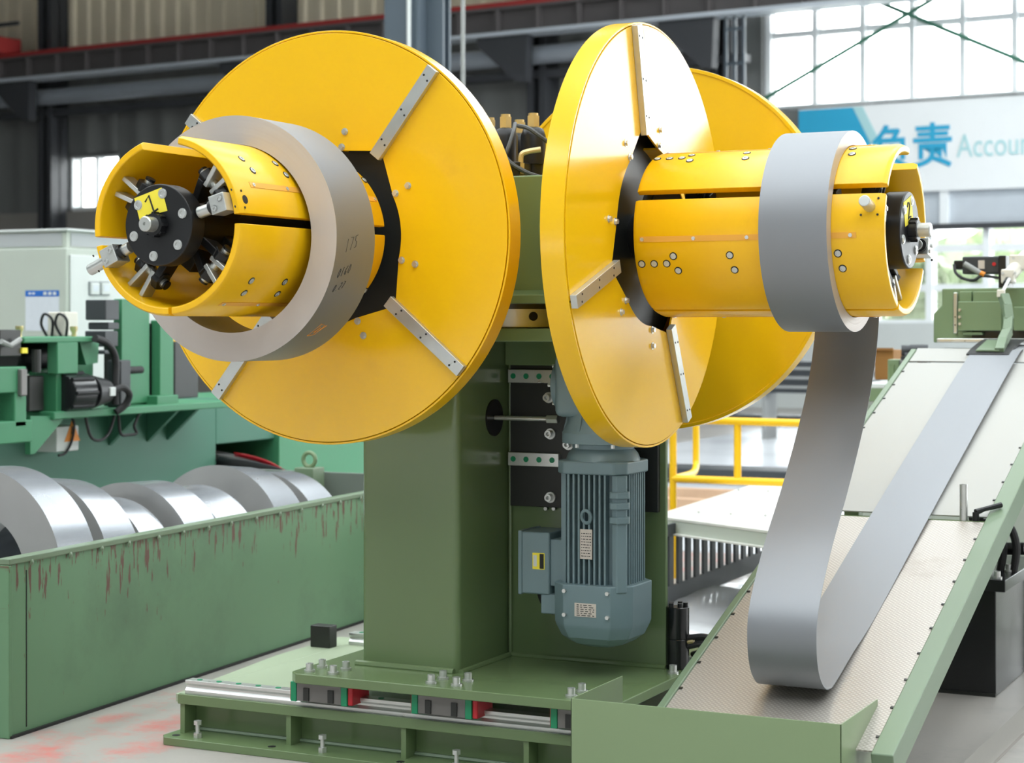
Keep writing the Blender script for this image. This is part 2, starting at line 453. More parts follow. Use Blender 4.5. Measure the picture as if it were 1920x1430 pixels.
# wall shell in pieces round the openings
WL, WR = -30.0, 31.0
wb = MB()
wbox(wb, WL, 4.45, -0.3, 0.0, 6.3, 9.5)
wbox(wb, WL, -9.66, -0.3, 0.0, 3.3, 6.3)
wbox(wb, -9.66, -8.45, -0.3, 0.0, 4.35, 6.3)
wbox(wb, -8.45, 4.45, -0.3, 0.0, 3.3, 6.3)
wbox(wb, 4.45, WR, -0.3, 0.0, 8.2, 9.5)
wbox(wb, 30.2, WR, -0.3, 0.0, 4.42, 8.2)
wbox(wb, 19.6, WR, -0.3, 0.0, 0.0, 2.62)
wbox(wb, 4.45, 14.2, -0.3, 0.0, 2.62, 4.42)
wbox(wb, 14.2, WR, -0.3, 0.0, 2.62, 3.5)
w = wall_obj(wb, 'wall_back', M['wallgrey']); struct(w); w['label'] = 'far grey clad wall of the workshop'
wall_obj(cladding(WL, 4.4, 6.3, 9.5, 0.36, 0.05), 'beige_cladding', M['wallbeige'], w)
wall_obj(cladding(WL, -9.7, 3.33, 6.3, 0.62, 0.03), 'grey_cladding', M['wallgrey'], w)
wall_obj(cladding(-8.42, 4.4, 3.33, 6.3, 0.62, 0.03), 'grey_cladding', M['wallgrey'], w)
wall_obj(cladding(-9.68, -8.43, 4.4, 6.3, 0.62, 0.03), 'grey_cladding', M['wallgrey'], w)
d = wall_obj(wbox(MB(), WL, 3.5, -0.3, 0.12, 0.0, 3.33), 'wall_dado', M['dado']); struct(d)
d2 = wall_obj(wbox(MB(), 3.5, WR, -0.3, 0.12, 0.0, 1.25), 'wall_dado_right', M['white']); struct(d2)
d2['label'] = 'white rendered parapet under the tall windows'

def window(name, label, s0, s1, z0, z1, ss, zs, fr=0.07):
    o = D.objects.new(name, None); COL.objects.link(o)
    o.location = WO; o.rotation_euler = (0, 0, WANG); struct(o); o['label'] = label
    S = [s0] + ss + [s1]; Z = [z0] + zs + [z1]
    for x in S: wbox(MB(), x-fr/2, x+fr/2, -0.16, 0.02, z0, z1).build('mullion', M['framewhite'], o)
    for z in Z: wbox(MB(), s0, s1, -0.14, 0.0, z-fr/2, z+fr/2).build('transom', M['framewhite'], o)
    for i in range(len(S)-1):
        for j in range(len(Z)-1):
            wbox(MB(), S[i]+fr/2, S[i+1]-fr/2, -0.1, -0.09, Z[j]+fr/2, Z[j+1]-fr/2).build('pane', M['glass'], o)
    return o
window('window_1', 'small bright window in the far grey wall', -9.66, -8.45, 3.38, 4.35, [-9.02], [])
window('window_2', 'long bright band of clerestory windows above the banner', 4.45, 30.2, 4.42, 8.2,
       [4.45 + 0.735*k for k in range(1, 35)], [5.5, 6.6, 7.4], 0.085)
window('window_4', 'deep bright windows beyond the end of the banner', 14.2, 30.2, 3.5, 4.40, [14.2 + 0.735*k for k in range(1, 22)], [], 0.06)
window('window_3', 'tall shop windows below the banner with trees outside', 4.0, 19.6, 1.25, 2.62,
       [4.45 + 0.82*k for k in range(1, 18)], [1.75, 2.3], 0.10)
# pale grey spandrel with struts under the banner, canopy outside the lower windows
sp_ = wall_obj(wbox(MB(), 4.0, 19.6, -0.05, 0.06, 2.64, 3.12), 'trim_1', M['palesteel']); struct(sp_)
sp_['label'] = 'grey spandrel band above the lower windows'
for k in range(10):
    wbox(MB(), 4.3+1.4*k, 4.42+1.4*k, 0.06, 0.12, 2.64, 3.12).build('strut', M['framewhite'], sp_)
tr = wall_obj(wbox(MB(), 4.0, 19.6, 0.0, 0.14, 2.56, 2.64), 'trim_2', M['darksteel']); struct(tr)
tr['label'] = 'dark transom rail over the lower windows'
# banner
sg = wthing('banner_sign', 'long white wall banner with cyan Chinese characters and a cyan corner', 'sign', 0, 0, 0)
wbox(MB(), 5.0, 14.0, 0.10, 0.16, 3.1, 4.37).build('board', M['sign'], sg, bevel=0.01)
MB().prism([(5.0, 4.35), (5.83, 4.35), (6.02, 3.98), (6.3, 3.42), (5.0, 3.42)], -0.166, -0.160, 'y').build('cyan_corner', M['cyan'], sg)
MB().prism([(5.83, 4.35), (5.98, 4.35), (6.45, 3.42), (6.3, 3.42)], -0.166, -0.160, 'y').build('pale_stripe', M['palecyan'], sg)
def text_mesh(body, size, mat, name, sx=1.0, depth=0.002, font_bold=0.0):
    cu = D.curves.new(name, 'FONT'); cu.body = body; cu.size = size; cu.extrude = depth; cu.offset = font_bold
    tmp = D.objects.new('tmp_text', cu); COL.objects.link(tmp)
    dg = bpy.context.evaluated_depsgraph_get(); dg.update()
    me = D.meshes.new_from_object(tmp.evaluated_get(dg))
    D.objects.remove(tmp); D.curves.remove(cu)
    me.name = name; me.materials.clear(); me.materials.append(mat)
    if sx != 1.0:
        for v in me.vertices: v.co.x *= sx
    return me
t1 = put('lettering', text_mesh('负责', 0.66, M['cyan'], 'banner_characters', 0.92, 0.003, 0.012), sg, (6.10, -0.168, 3.50), (rad(90), 0, 0))
t1['label'] = 'bold cyan Chinese characters'
t2 = put('lettering', text_mesh('Accountability', 0.46, M['palecyan'], 'banner_english', 0.74, 0.003), sg, (7.36, -0.168, 3.56), (rad(90), 0, 0))
t2['label'] = 'thin pale cyan English word'

# far columns, crane girder and its furniture
def far_column(s, label, w=0.34):
    o = wthing('steel_column', label, 'column', s, 0.30, 0, 'slim wall columns')
    MB().box(-w/2, -0.22, 0, -w/2+0.34*w, 0.22, 9.2).build('column_flange', M['darksteel'], o)
    MB().box(w/2-0.34*w, -0.22, 0, w/2, 0.22, 9.2).build('column_flange', M['darksteel'], o)
    MB().box(-w/2, -0.04, 0, w/2, 0.04, 9.2).build('column_web', M['darksteel'], o)
    b = MB().prism([(0.12, 4.95), (-0.04, 4.95), (-0.75, 5.56), (-0.75, 5.68), (0.15, 5.68)], -0.75, -0.55, 'y')
    b.build('girder_bracket', M['darksteel'], o)
    return o
far_column(-9.85, 'dark slim steel column beside the small far window')
far_column(-4.45, 'dark slim steel column on beige cladding above the yellow flange disc')
far_column(0.75, 'grey slim steel column with bracket right of the hanging cable')
far_column(3.9, 'grey slim steel column next to the clerestory windows')
cg = wthing('crane_girder', 'brown-grey crane runway girder with red rail along the far wall', 'girder', 0, 0, 0)
wbox(MB(), WL, WR, 0.92, 0.98, 5.74, 6.10).build('web', M['beam'], cg)
wbox(MB(), WL, WR, 0.75, 1.15, 5.68, 5.74).build('bottom_flange', M['palesteel'], cg)
wbox(MB(), WL, WR, 0.75, 1.15, 6.08, 6.12).build('top_flange', M['beam'], cg)
wbox(MB(), WL, WR, 1.02, 1.12, 6.12, 6.20).build('rail', M['craned'], cg)
st = MB().box(-0.02, -1.13, 5.74, 0.02, -0.98, 6.08).mesh('stiffener', M['beam'])
for k in range(36): put('stiffener', st, cg, (-14 + 0.72*k, 0, 0))
du = wthing('wall_duct', 'long dull grey pipe running below the crane girder', 'pipe', 0, 0, 0)
MB().cyl((WL, -0.6, 5.42), (3.6, -0.6, 5.42), 0.15, n=20).build('pipe', M['duct'], du)
wbox(MB(), WL, 4.3, 0.3, 0.5, 5.08, 5.2).build('purlin', M['darksteel'], du)
et = wthing('crane_end_carriage', 'red crane end carriage standing on the runway rail', 'crane', -10.9, 1.07, 6.2)
MB().box(-1.6, -0.3, 0.0, 0.72, 0.3, 0.30).build('carriage', M['craned'], et, bevel=0.02)
MB().box(0.10, -0.05, 0.30, 0.18, 0.05, 0.62).build('post', M['darksteel'], et)
MB().box(-0.5, -0.03, 0.52, 0.95, 0.03, 0.58).build('bar', M['darksteel'], et)
# bracing rods in front of the clerestory
def wp(px, py, off):
    d = ray(px, py); P0 = WO - WN*off
    t = (P0 - CAM).dot(WN) / d.dot(WN)
    return CAM + d*t
for a, b, lab in (((1400, 205), (1780, -20), 'thin green bracing rod rising to the right across the windows'),
                  ((1590, -20), (1990, 145), 'thin green bracing rod falling to the right across the windows')):
    r_ = MB().cyl(wp(*a, 0.6), wp(*b, 0.6), 0.034, n=8).build('bracing_rod', M['press_dark'])
    tag(r_, lab, 'rod', 'window bracing rods')
# ladder-like bracket in front of the window edge
lb = wthing('cable_ladder', 'pale blue-grey ladder bracket at the edge of the clerestory windows', 'bracket', 4.3, 0.9, 0)
for x in (-0.12, 0.02, 0.16): MB().box(x-0.02, -0.02, 4.6, x+0.02, 0.02, 6.05).build('upright', M['bluesteel'], lb)
for z in (5.0, 5.5, 6.0): MB().box(-0.14, -0.015, z-0.02, 0.18, 0.015, z+0.02).build('rung', M['bluesteel'], lb)

# near hall column and hanging cable
p = at(790, 604, 16.0)
hc = thing('hall_column', 'large blue-grey steel hall column with white conduit behind the yellow discs', 'column', (p.x, p.y, 0))
MB().box(-0.25, -0.20, 0, 0.02, -0.17, 9.2).build('column_flange', M['bluesteel'], hc)
MB().box(-0.20, 0.17, 0, 0.18, 0.20, 9.2).build('column_flange', M['bluesteel'], hc)
MB().box(0.06, 0.0, 0, 0.21, 0.03, 9.2).build('column_flange', M['bluesteel'], hc)
MB().box(0.02, -0.17, 0, 0.06, 0.17, 9.2).build('column_web', M['bluesteel'], hc)
MB().cyl((0.0, -0.22, 0), (0.0, -0.22, 9.2), 0.018, n=10).build('conduit', M['white'], hc)
p = at(868, 604, 13.0)
cb = MB().tube([(p.x, p.y, z) for z in (1.2, 2.5, 4.0, 6.0, 9.0)], 0.016, 8).build('hanging_cable', M['cablegrey'])
tag(cb, 'grey cable hanging straight down beside the blue-grey hall column', 'cable')

# roof with skylight strips and an added bay skylight, solid side and rear walls; daylight enters only through the openings
HX0, HX1, HY0, HY1, HZ = -32.0, 16.0, -13.0, 26.0, 9.5
SKY = [(c_-0.45, c_+0.45) for c_ in (-11.0, -8.0, -5.0, -2.0, 1.0, 4.0, 7.0, 10.0)]          # skylight strips, running along the hall
SKY_Y0, SKY_Y1 = -12.0, 9.0
rf = MB()
rf.box(HX0, SKY_Y1, HZ, HX1+14, 12.8, HZ+0.2); rf.box(HX0, 15.2, HZ, HX1+14, HY1+6, HZ+0.2); rf.box(HX0, 12.8, HZ, -4.5, 15.2, HZ+0.2); rf.box(5.5, 12.8, HZ, HX1+14, 15.2, HZ+0.2); rf.box(HX0, HY0, HZ, HX1, SKY_Y0, HZ+0.2)
e_ = [HX0] + [v for s_ in SKY for v in s_] + [HX1]
for k in range(0, len(e_), 2): rf.box(e_[k], SKY_Y0, HZ, e_[k+1], SKY_Y1, HZ+0.2)
rf = rf.build('ceiling', M['roofdeck']); struct(rf); rf['label'] = 'pale roof deck with long skylight openings and one added to light the far bay'
MB().box(-4.5, 12.8, HZ+0.05, 5.5, 15.2, HZ+0.06).build('skylight_pane', M['glass'], rf)  # unseen skylight added over the far bay to brighten the banner
for k, (xa, xb) in enumerate(SKY):
    for j in range(8):
        ya = SKY_Y0 + (SKY_Y1-SKY_Y0)*j/8; yb = SKY_Y0 + (SKY_Y1-SKY_Y0)*(j+1)/8
        MB().box(xa, ya+0.04, HZ+0.05, xb, yb-0.04, HZ+0.06).build('skylight_pane', M['glass'], rf)
w = MB().box(HX0-0.3, HY0, 0, HX0, HY1+2, HZ).build('wall_left', M['wallgrey']); struct(w)
w = MB().box(HX0, HY0-0.3, 0, HX1, HY0, HZ).build('wall_front', M['wallgrey']); struct(w)
w = MB().box(HX1, HY0, 0, HX1+0.3, 10, HZ).build('wall_right', M['dado']); struct(w)

# trees outside the low windows
def tree(px, depth, h, r, label):
    p = at(px, 604, depth)
    t = thing('garden_tree', label, 'tree', (p.x, p.y, 0), 0, 'trees outside the windows')
    MB().cyl((0, 0, 0), (0, 0, h*0.6), 0.12, 0.06, n=8).build('trunk', M['trunk'], t)
    b = MB()
    for k in range(420):
        u = Vector((random.gauss(0, 1), random.gauss(0, 1), random.gauss(0, 1))).normalized() * (random.random()**0.4)
        c = Vector((u.x*r, u.y*r, h*0.62 + u.z*h*0.36))
        e = Euler((random.random()*6, random.random()*6, random.random()*6)).to_matrix()
        q = 0.16 + 0.14*random.random()
        b.add([c + e @ Vector(v)*q for v in ((-1,-.5,0),(0,-.7,.2),(1,0,0),(0,.7,.2),(-1,.5,0))], [(0,1,2,3,4)])
    stuff(b.build('foliage', M['leaf'], t, smooth=False))
for px, dp, h, r, lab in ((1650, 36, 3.2, 1.3, 'pale green tree outside behind the green feeder'), (1775, 33, 2.7, 1.1, 'low pale green shrub outside left of the servo motor'),
                     (1900, 37, 3.4, 1.5, 'tall pale green tree outside above the servo motor')):
    tree(px, dp, h, r, lab)

# ============================================================ the decoiler
DISC_R, SH_R = 0.58, 0.222
def pol(r, a, x=0.0): return Vector((x, r*math.cos(rad(a)), r*math.sin(rad(a))))

screw_ring = MB()
screw_ring.cyl((0, 0, 0), (0, 0, 0.0012), 0.0105, n=16)
ME['screw_seat'] = screw_ring.mesh('screw_seat', M['ink'])
sh = MB(); sh.lathe([(0, 0.008), (0.0022, 0.008), (0.0028, 0.007), (0.0028, 0.0045), (0.0012, 0.0042), (0.0012, 0.0001)], 14, ax='z')
ME['screw_head'] = sh.mesh('screw_head', M['steel'], ang=30)
ss = MB(); ss.lathe([(0, 0.005), (0.002, 0.005), (0.002, 0.0026), (0.001, 0.0024), (0.001, 0.0001)], 12, ax='z')
ME['strip_screw'] = ss.mesh('strip_screw', M['steel'], ang=30)

def spindle(label, loc, rotz, bars, gaps, L, hubL, digit, mandrel=True, clamps=()):
    root = thing('coil_spindle', label, 'coil spindle', loc, rotz)
    # --- backing disc: rim, back plate, inner walls
    b = MB()
    b.lathe([(-0.066, DISC_R-0.012), (-0.066, DISC_R), (-0.001, DISC_R), (-0.001, DISC_R-0.006), (-0.010, DISC_R-0.006), (-0.010, DISC_R-0.012)], 128, True)
    b.lathe([(-0.062, 0.16), (-0.062, DISC_R-0.008), (-0.054, DISC_R-0.008), (-0.054, 0.16)], 96, True)
    disc = b.build('flange_disc', M['yellow'], root, bevel=0.0015)
    MB().lathe([(-0.052, 0.05), (-0.052, 0.33), (-0.046, 0.33), (-0.046, 0.05)], 48, True).build('inner_plate', M['darkpanel'], root)
    nb = len(bars); half = 3.4
    for i, a0 in enumerate(bars):
        a1 = bars[(i+1) % nb]
        if a1 <= a0: a1 += 360
        ri, rn, ro = 0.247, 0.292, DISC_R - 0.008
        g_in = math.degrees(0.010/rn); g_out = math.degrees(0.0025/ro)
        out = [(ro*math.cos(rad(t)), ro*math.sin(rad(t))) for t in [a0+g_out + (a1-a0-2*g_out)*k/40 for k in range(41)]]
        inn = [(rn*math.cos(rad(a1-g_in)), rn*math.sin(rad(a1-g_in)))]
        inn += [(ri*math.cos(rad(t)), ri*math.sin(rad(t))) for t in [a1-26 - (a1-a0-52)*k/14 for k in range(15)]]
        inn += [(rn*math.cos(rad(a0+g_in)), rn*math.sin(rad(a0+g_in)))]
        MB().prism(out + inn, -0.005, 0.001, 'x').build('face_panel', M['yellow'], disc, bevel=0.001)
        arc = MB().shell(ri, ri+0.006, a0+26, a1-26, -0.05, -0.005, 14)
        arc.build('panel_lip', M['yellow'], disc)
        for t in (a0+25, a1-25):
            for r in (0.258, 0.302): fast('bolt', ME['hex'], disc, pol(r, t, 0.001), (1, 0, 0))
        # radial bar standing proud of the face along the seam
        d = pol(1, a0); s = Vector((0, -d.z, d.y))
        bb = MB()
        vs = []
        for x in (0.001, 0.019):
            for r, w in ((0.278, 1), (0.574, 1), (0.574, -1), (0.278, -1)): vs.append(d*r + s*(w*0.0175) + Vector((x, 0, 0)))
        bb.add(vs, [(3,2,1,0),(4,5,6,7),(0,1,5,4),(1,2,6,5),(2,3,7,6),(3,0,4,7)])
        ro_ = bb.build('radial_bar', M['ground'], disc, bevel=0.0012)
        for r in (0.33, 0.43, 0.545):
            for w, dr in ((1, 0), (-1, -0.007)):
                fast('hole', ME['tinyhole'], disc, d*(r+dr) + s*(w*0.009) + Vector((0.0187, 0, 0)), (1, 0, 0))
    if not mandrel: return root
    # --- shaft, hub
    sh = MB()
    sh.cyl((-0.05, 0, 0), (hubL-0.05, 0, 0), 0.062, n=32)
    for k in range(4): # hub body carrying the linkages
        t = gaps[k][0] + 45
        for x in (0.16, L-0.20):
            d = pol(1, t); s = Vector((0, -d.z, d.y))
            sh.bar(pol(0.05, t, x), pol(0.118, t, x), 0.07, 0.05, up=s)
    sh.build('spindle_shaft', M['black'], root, bevel=0.003)
    MB().cyl((0.02, 0, 0), (0.05, 0, 0), 0.15, n=40).build('inner_flange', M['black'], root, bevel=0.004)
    hub = MB().cyl((hubL-0.055, 0, 0), (hubL, 0, 0), 0.1, n=64).build('hub', M['black'], root, bevel=0.004)
    for k in range(6):
        t = 20 + 60*k
        fast('hub_bolt', ME['hubbolt'], hub, pol(0.077, t, hubL), (1, 0, 0))
    nut = MB().cyl((hubL, 0, 0), (hubL+0.022, 0, 0), 0.027, n=32)
    for k in range(8):
        nut.cbox(pol(0.027, 45*k, hubL+0.011), (0.02, 0.008, 0.008), Matrix.Rotation(rad(45*k), 3, 'X'))
    nut.build('shaft_nut', M['black'], hub)
    MB().lathe([(hubL+0.02, 0.0185), (hubL+0.052, 0.0185), (hubL+0.055, 0.016), (hubL+0.055, 0.004), (hubL+0.050, 0.0025), (hubL+0.05, 0.0001)], 28).build('shaft_end', M['ground'], hub, ang=30)
    # number sticker (flat paper on the hub face)
    A = rad(17)
    def st(u, v): # sticker coordinates to local
        u, v = u*1.22, v*1.15
        return Vector((hubL+0.0006, -0.020 + u*math.cos(A) - v*math.sin(A), 0.050 + u*math.sin(A) + v*math.cos(A)))
    tri = [(-0.036, -0.028), (-0.012, -0.03), (0.0, -0.022), (0.034, -0.026), (0.034, 0.026), (-0.036, 0.027)]
    stk = MB().add([st(*p) for p in tri] + [st(*p) + Vector((0.0006, 0, 0)) for p in tri], [tuple(range(5, -1, -1)), tuple(range(6, 12))] + [(i, (i+1) % 6, 6+(i+1) % 6, 6+i) for i in range(6)])
    s_ = stk.build('number_sticker', M['sticker'], hub, smooth=False)
    strokes = {'1': [[(-0.012, 0.010), (0.0, 0.020), (0.003, -0.018)], [(-0.006, -0.020), (0.014, -0.014)]],
               '2': [[(-0.010, 0.010), (-0.004, 0.018), (0.006, 0.016), (0.009, 0.008), (0.0, -0.006), (-0.010, -0.018), (0.002, -0.016), (0.014, -0.018)]]}[digit]
    dg = MB()
    for q in strokes: dg.tube([st(*p) + Vector((0.0008, 0, 0)) for p in q], 0.0023, 6)
    dg.build('digit', M['ink'], hub)
    # --- four mandrel shells with strips, screws and linkages
    for k in range(4):
        g0, g1 = gaps[k], gaps[(k+1) % 4]
        a0 = g0[0] + g0[1]; a1 = g1[0] - g1[1]
        while a1 < a0: a1 += 360
        mid = (a0 + a1)/2
        n = 26
        prof = [(0.035, 0.200), (L-0.004, 0.200), (L, 0.203), (L, SH_R-0.005), (L-0.012, SH_R), (0.047, SH_R), (0.035, SH_R-0.006)]
        shell = MB().lathe(prof, n, True, rad(a0), rad(a1)).build('mandrel_shell', M['yellow_shell'], root, bevel=0.002, ang=40)
        st_a = mid - 17
        MB().shell(SH_R-0.001, SH_R+0.0012, st_a-1.9, st_a+1.9, 0.055, L-0.07, 4).build('wear_strip', M['strip_yellow'], shell)
        for x in (0.062, 0.205, 0.35, 0.50, L-0.085): fast('strip_screw', ME['strip_screw'], shell, pol(SH_R+0.0012, st_a, x), pol(1, st_a))
        for x in (0.150, 0.305, 0.47, L-0.115):
            for dx, t in ((-0.004, mid-5.2), (0.004, mid+5.2)):
                fast('screw_seat', ME['screw_seat'], shell, pol(SH_R-0.0004, t, x+dx), pol(1, t))
                fast('screw', ME['screw_head'], shell, pol(SH_R-0.0002, t, x+dx), pol(1, t))
        for x in (0.055, 0.09, 0.125):
            fast('screw_seat', ME['screw_seat'], shell, pol(SH_R-0.0004, mid, x), pol(1, mid))
            fast('screw', ME['screw_head'], shell, pol(SH_R-0.0002, mid, x), pol(1, mid))
        # linkage: black fork on the hub, steel pin, steel lugs on the shell
        for x in (0.15, L-0.075):
            d = pol(1, mid); s = Vector((0, -d.z, d.y)); X = Vector((1, 0, 0))
            lk = MB()
            for q in (-0.030, 0.030):
                lk.bar(d*0.075 + s*q*0.55 + X*(x-0.01), d*0.140 + s*q + X*(x+0.012), 0.050, 0.020, up=s)
                lk.cyl(d*0.142 + s*(q-0.012) + X*(x+0.012), d*0.142 + s*(q+0.012) + X*(x+0.012), 0.027, n=6)
            lo = lk.build('expansion_link', M['black'], root, bevel=0.003)
            MB().cyl(d*0.142 - s*0.050 + X*(x+0.012), d*0.142 + s*0.050 + X*(x+0.012), 0.0125, n=16).build('pin', M['ground'], lo)
            for q in (-0.012, 0.012):
                lg = MB().bar(d*0.130 + s*q + X*(x+0.012), d*0.201 + s*q*1.9 + X*(x+0.020), 0.044, 0.013, up=s)
                lg.build('lug', M['ground'], lo, bevel=0.003)
            for q in (-1, 1):
                fast('pin_head', ME['pinhead'], lo, d*0.142 + s*q*0.050 + X*(x+0.012), s*q)
    # --- clamping rods
    for a, r_in, r_out, x in clamps:
        d = pol(1, a); s = Vector((0, -d.z, d.y)); X = Vector((1, 0, 0))
        c = MB()
        R3 = Matrix((d, s, X)).transposed()
        c.cbox(d*0.178 + X*x, (0.044, 0.046, 0.052), R3)
        co = c.build('clamp_block', M['ground'], root, bevel=0.002)
        MB().cyl(d*r_in + X*x, d*r_out + X*x, 0.0145, n=24).build('clamp_rod', M['ground'], co, bevel=0.002)
        MB().cyl(d*0.145 + X*(x+0.006), d*0.158 + X*(x+0.006), 0.017, n=20).build('clamp_collar', M['black'], co)
        for q in (-1, 1):
            fast('clamp_screw', ME['sockets'], co, d*(0.178+0.010*q) + s*0.010*q + X*(x+0.0245), (1, 0, 0))
            fast('hole', ME['tinyhole'], root, d*(SH_R+0.0002) + s*0.021*q + X*(x+0.021), d)
            fast('hole', ME['tinyhole'], root, d*(SH_R+0.0002) + s*0.021*q + X*(x-0.021), d)
        if r_out < SH_R:   # rod drawn in: its empty hole shows on the shell
            MB().cyl(d*(SH_R-0.002) + X*(x-0.03), d*(SH_R+0.0006) + X*(x-0.03), 0.011, n=20).build('rod_hole', M['ink'], root)
    return root
hb = MB(); hb.cyl((0, 0, 0), (0, 0, 0.0015), 0.0125, n=20); hb.lathe([(0.001, 0.0105), (0.004, 0.0105), (0.004, 0.006), (0.0015, 0.0055), (0.0015, 0.0001)], 18, ax='z')
ME['hubbolt'] = hb.mesh('hub_bolt', M['steel'], ang=30)
ME['pinhead'] = MB().cyl((0, 0, 0), (0, 0, 0.006), 0.013, n=14).mesh('pin_head', M['black'])

SZ = 1.497
spindle('yellow expanding coil spindle with hub sticker 1 and a thick coil on it', (-0.283, -0.58, SZ), rad(-90),
        [52, 142, 231.5, 320], [(3.3, 3.2), (95, 15), (189.5, 3.2), (273.4, 1.2)], 0.735, 0.765, '1',
        clamps=((15.5, 0.105, 0.19, 0.737), (204, 0.125, 0.262, 0.725)))
spindle('yellow expanding coil spindle with hub sticker 2 and a thin coil on it', (0.583, -0.283, SZ), 0.0,
        [103, 199, 296, 14], [(336, 3.5), (68, 12), (154, 3.6), (248, 1.3)], 0.705, 0.715, '2',
        clamps=((167, 0.12, 0.275, 0.668), (347, 0.14, 0.235, 0.70)))
spindle('yellow flange disc of the empty rear spindle seen from behind', (0.283, 0.58, SZ), rad(90),
        [40, 130, 220, 310], [(10, 3), (100, 10), (190, 3), (280, 2)], 0.715, 0.70, '1')

# ---- rotating head
rh = thing('rotating_head', 'olive green rotating head block between the yellow flange discs', 'machine head', (0, 0, 1.30))
MB().box(-0.33, -0.33, 0.045, 0.33, 0.33, 0.372).build('head_block', M['green'], rh, bevel=0.006)
hf = MB()
hf.add([(-0.36,-0.36,0.012),(0.36,-0.36,0.012),(0.36,0.36,0.012),(-0.36,0.36,0.012),(-0.36,-0.36,0.036),(0.36,-0.36,0.036),(0.36,0.36,0.036),(-0.36,0.36,0.036),
        (-0.33,-0.33,0.05),(0.33,-0.33,0.05),(0.33,0.33,0.05),(-0.33,0.33,0.05)],
       [(3,2,1,0),(0,1,5,4),(1,2,6,5),(2,3,7,6),(3,0,4,7),(4,5,9,8),(5,6,10,9),(6,7,11,10),(7,4,8,11),(8,9,10,11)])
hf.build('head_flange', M['green'], rh, bevel=0.003)
for (x, y, dx, dy) in ((-0.283, -0.30, 0, -1), (0.30, -0.283, 1, 0), (0.283, 0.30, 0, 1)):
    b = MB(); d = Vector((dx, dy, 0))
    p0 = Vector((x, y, SZ-1.30))
    b.cyl(p0, p0 + d*0.22, 0.13, n=40)
    b.build('bearing_housing', M['green'], rh, bevel=0.004)
MB().cyl((0, 0, -0.002), (0, 0, 0.014), 0.30, n=64).build('seal_ring', M['blackpaint'], rh)
# valve block and cylinders with brass caps on top of the head
MB().box(0.02, -0.24, 0.372, 0.16, -0.04, 0.42).build('valve_block', M['black'], rh, bevel=0.003)
MB().box(-0.02, -0.21, 0.372, 0.05, -0.17, 0.41).build('mount_plate', M['steel'], rh, bevel=0.002)
for px, py, dp in ((948, 222, 5.55), (918, 228, 5.70), (974, 232, 5.62), (1000, 220, 5.45)):
    q = at(px, py, dp) - Vector((0, 0, 1.30))
    v = MB().lathe([(0.42, 0.0001), (0.42, 0.037), (q.z-0.055, 0.037), (q.z-0.035, 0.030), (q.z-0.028, 0.016), (q.z-0.028, 0.0001)], 24, ax='z')
    vo = v.build('accumulator', M['black'], rh, ang=50); vo.location = (q.x, q.y, 0)
    c = MB().cyl((0, 0, q.z-0.03), (0, 0, q.z+0.004), 0.019, n=6); c.cyl((0, 0, q.z+0.004), (0, 0, q.z+0.012), 0.0145, n=12)
    c.build('brass_cap', M['brass'], vo)
    c = MB().cyl((0, 0, 0.372), (0, 0, 0.425), 0.03, n=20).build('accumulator_foot', M['black'], vo)
def H(px, py, dp): return at(px, py, dp) - Vector((0, 0, 1.30))
for pts in (((925, 240, 5.45), (932, 262, 5.40), (952, 300, 5.36), (985, 322, 5.34), (1012, 332, 5.34)),
            ((966, 232, 5.50), (962, 250, 5.42), (950, 285, 5.38), (942, 300, 5.40), (935, 312, 5.44)),
            ((972, 236, 5.42), (990, 240, 5.36), (1008, 252, 5.34), (1030, 268, 5.34))):
    MB().tube(smooth_path([H(*q) for q in pts], 6), 0.0065, 8).build('hose', M['hose'], rh)
MB().tube(smooth_path([H(976, 305, 5.36), H(978, 290, 5.36), H(990, 284, 5.36), H(1014, 280, 5.36)], 5), 0.008, 10).build('elbow_pipe', M['brass'], rh)
MB().cyl(H(976, 306, 5.36), H(976, 326, 5.36), 0.012, n=6).build('hose_fitting', M['brass'], rh)

# ---- pedestal
pd_ = thing('decoiler_pedestal', 'olive green welded pedestal with box column on a thick sliding plate', 'machine pedestal', (0, 0, 0.2))
def zz(z): return z - 0.2
poly = [(-0.43, -0.50), (0.55, -0.50), (0.57, -0.48), (0.57, 0.62), (-0.46, 0.62), (-0.46, -0.47)]
MB().prism(poly, zz(0.222), zz(0.25), 'z').build('base_plate', M['green'], pd_, bevel=0.003)
# front box of the column with rounded corners
def rrect(x0, y0, x1, y1, r, n=8):
    return (arc_pts((x1-r, y1-r), r, 0, 90, n) + arc_pts((x0+r, y1-r), r, 90, 180, n) + arc_pts((x0+r, y0+r), r, 180, 270, n) + arc_pts((x1-r, y0+r), r, 270, 360, n))
MB().prism(rrect(-0.336, -0.290, -0.012, 0.06, 0.022), zz(0.25), zz(1.215), 'z').build('column_box', M['green'], pd_, ang=30)
MB().box(-0.30, 0.045, zz(0.25), 0.498, 0.062, zz(1.215)).build('back_panel', M['green'], pd_, bevel=0.003)
MB().box(-0.30, 0.062, zz(0.25), 0.28, 0.34, zz(1.215)).build('column_rear', M['green'], pd_, bevel=0.004)
MB().box(-0.34, -0.32, zz(1.205), 0.50, 0.34, zz(1.243)).build('top_plate', M['green'], pd_, bevel=0.004)
MB().box(-0.012, 0.015, zz(1.13), 0.498, 0.05, zz(1.205)).build('cross_beam', M['green'], pd_, bevel=0.004)
MB().cyl((0, 0, zz(1.243)), (0, 0, zz(1.305)), 0.285, n=72).build('slewing_ring', M['ground'], pd_, bevel=0.004)
